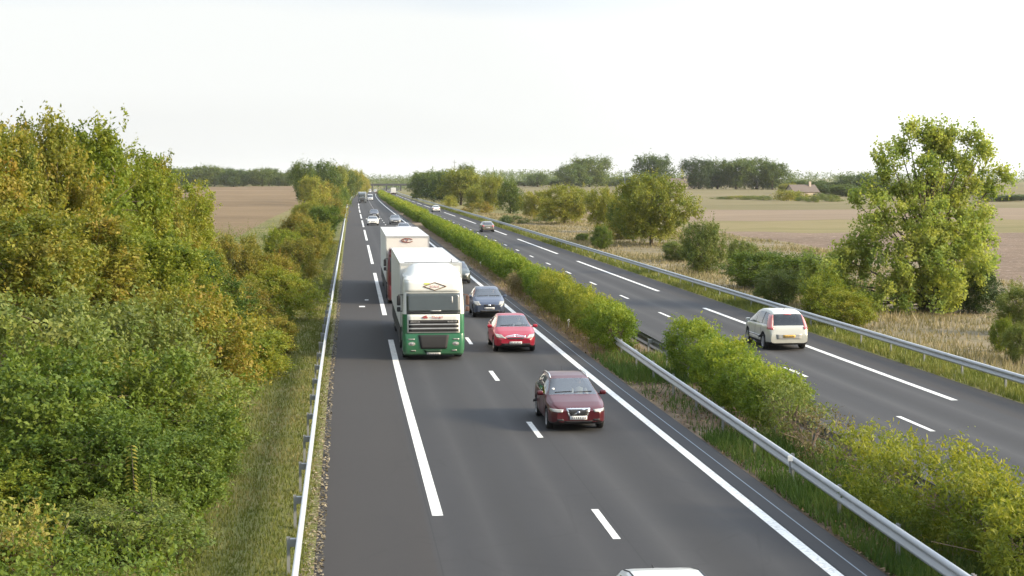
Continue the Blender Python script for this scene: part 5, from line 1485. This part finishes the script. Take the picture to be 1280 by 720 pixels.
    if detailed:
        cx, cz, hw, hh = .06, 2.95, .46, .155
        yv = lambda z: bvh.ray_cast(Vector((.06, -2, z)), Vector((0, 1, 0)))[0].y - .05
        pts = [(cx - hw, cz), (cx, cz + hh), (cx + hw, cz), (cx, cz - hh), (cx - hw, cz)]
        m = MB()
        for a, b in zip(pts[:-1], pts[1:]): m.tube([(a[0], yv(a[1]), a[1]), (b[0], yv(b[1]), b[1])], .017, 5)
        em = m.build('emblem', BROWNL, vp)
        t = text_part('SCALA', .13, (cx, yv(cz) - .006, cz - .01), PINKL, em, 'emblem_lettering', (R(75), 0, 0))
        m = MB(); m.add([(cx - .42, yv(3.02), 3.02), (cx - .2, yv(3.02), 3.02), (cx - .2, yv(3.09), 3.09), (cx - .42, yv(3.09), 3.09)], [(0, 1, 2, 3)]); m.build('emblem_mark', GRNL, em)
        tb = text_part('Thevaill', .15, (.13, -.045, 1.73), REDL, gp, 'panel_lettering', (R(88), 0, 0), .15)
        m = MB(); m.tube([(-.36, -.03, 1.69), (-.44, -.03, 1.73), (-.36, -.03, 1.78), (-.26, -.03, 1.78)], .02, 5).box(-.36, -.24, -.034, -.022, 1.69, 1.745); m.build('panel_emblem', REDL, gp)
        text_part('SPACE CAB', .075, (-.74, -.055, 1.545), PALEL, gp, 'model_lettering', (R(90), 0, 0)); text_part('95.430 XF', .09, (.74, -.055, 1.545), PALEL, gp, 'model_lettering', (R(90), 0, 0))
    # roof deflector
    if deflector:
        V = []; F = []; n = 10; rows = 8
        for j in range(rows + 1):
            q = j / rows; yv_ = .42 + 1.55 * q; zt = 3.2 + (box_h - 3.2 + .03) * (math.sin(q * 1.5708) ** .85); w = 1.06 + .15 * q; zb = 3.2 + .12 * q
            for i in range(n + 1):
                a = i / n * 2 - 1; ed = abs(a) ** 5
                V.append((a * w, yv_, zt - ed * (zt - zb)))
        for j in range(rows):
            for i in range(n): F.append((j * (n + 1) + i, j * (n + 1) + i + 1, (j + 1) * (n + 1) + i + 1, (j + 1) * (n + 1) + i))
        F.append(tuple((rows) * (n + 1) + i for i in range(n + 1)))
        o = link('roof_deflector', mesh_py('roof_deflector', V, F, top, True), r)
    # box body
    y0, y1 = box_y0, length
    m = MB(); m.rbox(-w_box, w_box, y0, y1, 1.15, box_h, .035); bx = m.build('trailer_box', TBOX, r)
    m = MB()
    m.box(-w_box - .012, w_box + .012, y0 - .012, y0 + .06, box_h - .10, box_h + .012).box(-w_box - .012, -w_box + .03, y0 + .061, y1, box_h - .1, box_h + .01).box(w_box - .03, w_box + .012, y0 + .061, y1, box_h - .1, box_h + .01)
    m.box(-w_box - .012, -w_box + .05, y0 - .012, y0 + .05, 1.2, box_h - .101).box(w_box - .05, w_box + .012, y0 - .012, y0 + .05, 1.2, box_h - .101)
    m.build('corner_rail', ALU, bx)
    m = MB()
    for k in range(1, int((y1 - y0) / 1.4)):
        yy = y0 + 1.4 * k
        for sg in (1, -1): a, b = sorted((sg * (w_box - .01), sg * (w_box + .006))); m.box(a, b, yy - .015, yy + .015, 1.2, box_h - .11)
    m.build('side_seams', ALU, bx)
    m = MB(); m.box(-w_box + .02, -w_box + .05, y0 + .5, y1 - .6, .45, 1.1).box(w_box - .05, w_box - .02, y0 + .5, y1 - .6, .45, 1.1); m.build('side_guard', CHAS, r)
    m = MB(); m.box(-.5, .5, 1.01, y1 - .3, .75, 1.14).box(-1.1, 1.1, y1 - .4, y1 - .2, .45, .75); m.build('chassis', CHAS, r)
    m = MB()
    for sg in (1, -1):
        a, b = sorted((sg * 1.2, sg * .8)); m.rbox(a, b, 2.5, 3.6, .45, 1.05, .08)
    m.build('fuel_tank', ALU, r)
    wheel_set(r, (1.38, 4.9), 1.22, .5, .32, .58, simple('steel_wheel', (.3, .3, .3), .5, .5), 8)
    wheel_set(r, (y1 - 3.2, y1 - 4.5), 1.22, .5, .32, .58, ALU, 8)
    # rear lamps and door bars
    m = MB()
    for sg in (1, -1): a, b = sorted((sg * 1.1, sg * .75)); m.box(a, b, y1 - .19, y1 - .16, .62, .74)
    m.build('tail_light', LAMP_R, r)
    m = MB()
    for xx in (-.8, -.3, .3, .8): m.tube([(xx, y1 + .02, 1.25), (xx, y1 + .02, box_h - .12)], .02, 5)
    m.build('door_bar', ALU, bx)
    return r, bx
GLASS_TRUCK = simple('lorry_windscreen_glass', (.05, .062, .062), .12, 0, .7, .6, var=.25, scale=1.4)
MIRROR_BACK = {-1: BLACKPL, 1: simple('rust_brown_mirror_back', (.1, .05, .035), .5)}

r1, b1 = lorry('lorry', 542, 65.2, 'green and white lorry with a roof deflector and a lozenge emblem', TW, TGREEN, 17.2, 3.78, True, 2.15)
m = MB(); m.tube([(.85, 2.3, 3.79), (.85, 2.3, 3.95)], .02, 5).tube([(-1.1, 2.2, 3.82), (1.15, 2.2, 3.82)], .016, 5); m.build('roof_bar', BLACKPL, r1)
r2, b2 = lorry('lorry', 511.5, 94.5, 'white box lorry with a red cab following close behind the green and white lorry', TRED, TRED, 20.5, 3.85, False, 2.2, detailed=False)
# emblem on the headboard of the second lorry: an open oval loop crossed by a small loop
m = MB()
pts = [(.32 * math.cos(a) * (1 if math.cos(a) > 0 else 1.15), 2.17, 3.6 + .11 * math.sin(a)) for a in np.linspace(.5, 5.9, 16)]
m.tube(pts, .022, 5); m.tube([(-.12 + .13 * math.cos(a), 2.165, 3.62 + .1 * math.sin(a)) for a in np.linspace(0, 6.28, 12)], .02, 5)
m.build('emblem', simple('dark_red_emblem', (.25, .08, .06), .5), b2)

# far lorries and vans
lorry('lorry', 453.8, 505, 'distant grey blue lorry coming up the slow lane far behind the white car', paint('grey_blue_lorry_paint', (.16, .2, .24), .4), paint('dark_blue_lorry_paint', (.06, .08, .1), .4), 11, 3.3, True, 2.15, detailed=False)
lorry('lorry', 502, 880, 'distant white lorry driving away near the bend of the outgoing lanes', TW, TW, 12, 3.7, True, 2.15, detailed=False, u=18.4, away=True)
def van(name, px, d, label, mat, u=None, away=False):
    sp = dict(L=5.3, wr=.33, wheels=(.95, 4.2), ws=(.75, 1.65), rs=(5.2, 5.27), side=((1.2, 2.1),), sig=.06,
        top=[(0, .75), (.05, .9), (.3, 1.08), (.72, 1.2), (.8, 1.25), (1.6, 2.05), (2.0, 2.2), (5.15, 2.2), (5.3, 2.1)],
        belt=[(0, .7), (.3, 1.0), (.8, 1.15), (2.2, 1.2), (5.3, 1.2)],
        w=[(0, .7), (.05, .82), (.3, .94), (.8, .98), (5.0, .98), (5.3, .94)], rw=[(0, .6), (.3, .82), (.8, .88), (1.7, .84), (2.2, .86), (5.3, .85)],
        bot=[(0, .36), (.1, .28), (5.3, .32)])
    c = Car(sp); r = vehicle_root(name, px, d, label, 'van', away, 5.3, u, GC)
    c.build(r, dict(body=mat)); wheel_set(r, (.95 - 2.65, 4.2 - 2.65), .97, .33)
    for sg in (1, -1):
        c.patch(r, 'headlight', [(sg * .55, 0, .82), (sg * .85, .2, .82), (sg * .9, .3, .98), (sg * .6, .1, .98)], (-.3 * sg, 1, 0), LAMP, .01)
    c.front(r, 'grille', -.45, .45, .7, .86, BLACKPL); plate(c, r, 'front', .5, PLATE_W)
van('van', 463.6, 560, 'pale silver van in the passing lane beside the distant grey blue lorry', paint('pale_silver_van_paint', (.5, .52, .54), .35))
van('van', 465, 1150, 'tiny white van in the slow lane just before the bridge', P_WHITE, u=3.7)
van('van', 473, 1180, 'tiny white van in the passing lane just before the bridge', P_WHITE, u=7.2)
plain_car(sedan_spec(), 497, 960, P_WHITE, 'very distant white car in the outgoing lanes ahead of the distant white lorry', True, u=18.3, name='saloon_car')
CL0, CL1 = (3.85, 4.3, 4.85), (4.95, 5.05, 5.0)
HAZE = 0.00005
EXPOSURE = 1.03
SUN_E = 3.2
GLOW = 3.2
# ================================================================== light, sky, air, camera
SUN_AZ, SUN_EL = R(112), R(23)         # azimuth from +Y (view direction) towards +X
sd = Vector((math.sin(SUN_AZ) * math.cos(SUN_EL), math.cos(SUN_AZ) * math.cos(SUN_EL), math.sin(SUN_EL)))
l = bpy.data.lights.new('sun', 'SUN'); l.energy = SUN_E; l.angle = R(14.0); l.color = (1.0, .83, .56)
so = bpy.data.objects.new('sun', l); col.objects.link(so)
so.rotation_euler = (-sd).to_track_quat('-Z', 'Y').to_euler(); so.location = (60, 0, 60)
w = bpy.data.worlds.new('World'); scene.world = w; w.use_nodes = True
nt = w.node_tree; nt.nodes.clear()
def wn(ty, **k):
    x = nt.nodes.new(ty)
    for a, b in k.items(): setattr(x, a, b)
    return x
sky = wn('ShaderNodeTexSky', sky_type='NISHITA'); sky.sun_disc = False
sky.sun_elevation = SUN_EL; sky.sun_rotation = SUN_AZ; sky.air_density = 1.2; sky.dust_density = 4.0; sky.ozone_density = 1.0; sky.altitude = 60
tc = wn('ShaderNodeTexCoord'); mp = wn('ShaderNodeMapping'); mp.inputs['Scale'].default_value = (1.1, 1.1, 7.0)
nt.links.new(tc.outputs['Generated'], mp.inputs['Vector'])
nz = wn('ShaderNodeTexNoise'); nz.inputs['Scale'].default_value = 1.3; nz.inputs['Detail'].default_value = 3; nz.inputs['Roughness'].default_value = .5
nt.links.new(mp.outputs[0], nz.inputs['Vector'])
sz_ = wn('ShaderNodeSeparateXYZ'); nt.links.new(tc.outputs['Generated'], sz_.inputs[0])
el_ = wn('ShaderNodeMath', operation='MULTIPLY_ADD'); el_.inputs[1].default_value = -2.2; el_.inputs[2].default_value = .16; nt.links.new(sz_.outputs[2], el_.inputs[0])
ea_ = wn('ShaderNodeMath', operation='ADD'); nt.links.new(nz.outputs['Fac'], ea_.inputs[0]); nt.links.new(el_.outputs[0], ea_.inputs[1])
rp = wn('ShaderNodeValToRGB'); rp.color_ramp.elements[0].position = .36; rp.color_ramp.elements[1].position = .62
rp.color_ramp.elements[0].color = (.8, .8, .8, 1); rp.color_ramp.elements[1].color = (.92, .92, .92, 1)
nt.links.new(nz.outputs['Fac'], rp.inputs['Fac'])
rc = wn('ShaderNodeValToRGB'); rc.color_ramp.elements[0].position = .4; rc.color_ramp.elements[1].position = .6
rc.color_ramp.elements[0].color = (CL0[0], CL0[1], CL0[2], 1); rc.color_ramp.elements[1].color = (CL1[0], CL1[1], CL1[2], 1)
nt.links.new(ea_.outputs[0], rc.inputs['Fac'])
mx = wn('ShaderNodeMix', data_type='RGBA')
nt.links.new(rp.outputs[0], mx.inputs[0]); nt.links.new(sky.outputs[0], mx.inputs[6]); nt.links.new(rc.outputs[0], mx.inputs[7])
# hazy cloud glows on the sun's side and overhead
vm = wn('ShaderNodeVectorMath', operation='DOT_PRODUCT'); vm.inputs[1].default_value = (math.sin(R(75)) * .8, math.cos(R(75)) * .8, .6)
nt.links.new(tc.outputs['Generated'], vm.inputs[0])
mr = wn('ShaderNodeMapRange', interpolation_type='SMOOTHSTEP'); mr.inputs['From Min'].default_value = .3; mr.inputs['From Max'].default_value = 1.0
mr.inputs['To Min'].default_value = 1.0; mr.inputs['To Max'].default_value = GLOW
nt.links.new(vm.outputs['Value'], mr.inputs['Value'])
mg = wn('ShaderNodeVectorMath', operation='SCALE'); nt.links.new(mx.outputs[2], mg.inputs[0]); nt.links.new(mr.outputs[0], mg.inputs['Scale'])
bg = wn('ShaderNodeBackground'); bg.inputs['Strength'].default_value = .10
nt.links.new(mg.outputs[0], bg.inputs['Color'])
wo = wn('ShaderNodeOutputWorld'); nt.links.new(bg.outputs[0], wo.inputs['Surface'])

if HAZE:
    m = MB(); m.box(-5200, 5200, -80, 9500, -9.5, 60); hz = m.mesh('haze')
    hm = bpy.data.materials.new('haze_air'); hm.use_nodes = True; t = hm.node_tree; t.nodes.clear()
    v = t.nodes.new('ShaderNodeVolumePrincipled'); v.inputs['Color'].default_value = (.93, .95, 1, 1); v.inputs['Density'].default_value = HAZE; v.inputs['Anisotropy'].default_value = .2
    oo = t.nodes.new('ShaderNodeOutputMaterial'); t.links.new(v.outputs[0], oo.inputs['Volume'])
    hz.materials.append(hm); tag(link('haze', hz), kind='stuff')

cd = bpy.data.cameras.new('camera'); co = bpy.data.objects.new('camera', cd); col.objects.link(co)
cd.sensor_width = 36; cd.lens = F_PX / 1280 * 36; cd.clip_start = .5; cd.clip_end = 20000
co.location = (0, 0, CAM_H)
rot = Matrix((Vector(_rt), Vector(_up), Vector(-_fw))).transposed()
co.rotation_euler = rot.to_euler()
scene.camera = co
vs = scene.view_settings; scene.display_settings.display_device = 'sRGB'
vs.view_transform = 'Standard'; vs.look = 'None'; vs.gamma = 1; vs.exposure = EXPOSURE; vs.use_curve_mapping = False
cy = scene.cycles; cy.max_bounces = 6; cy.diffuse_bounces = 3; cy.glossy_bounces = 3; cy.transparent_max_bounces = 12; cy.transmission_bounces = 4; cy.volume_bounces = 1
cy.use_denoising = True; cy.sample_clamp_indirect = 6
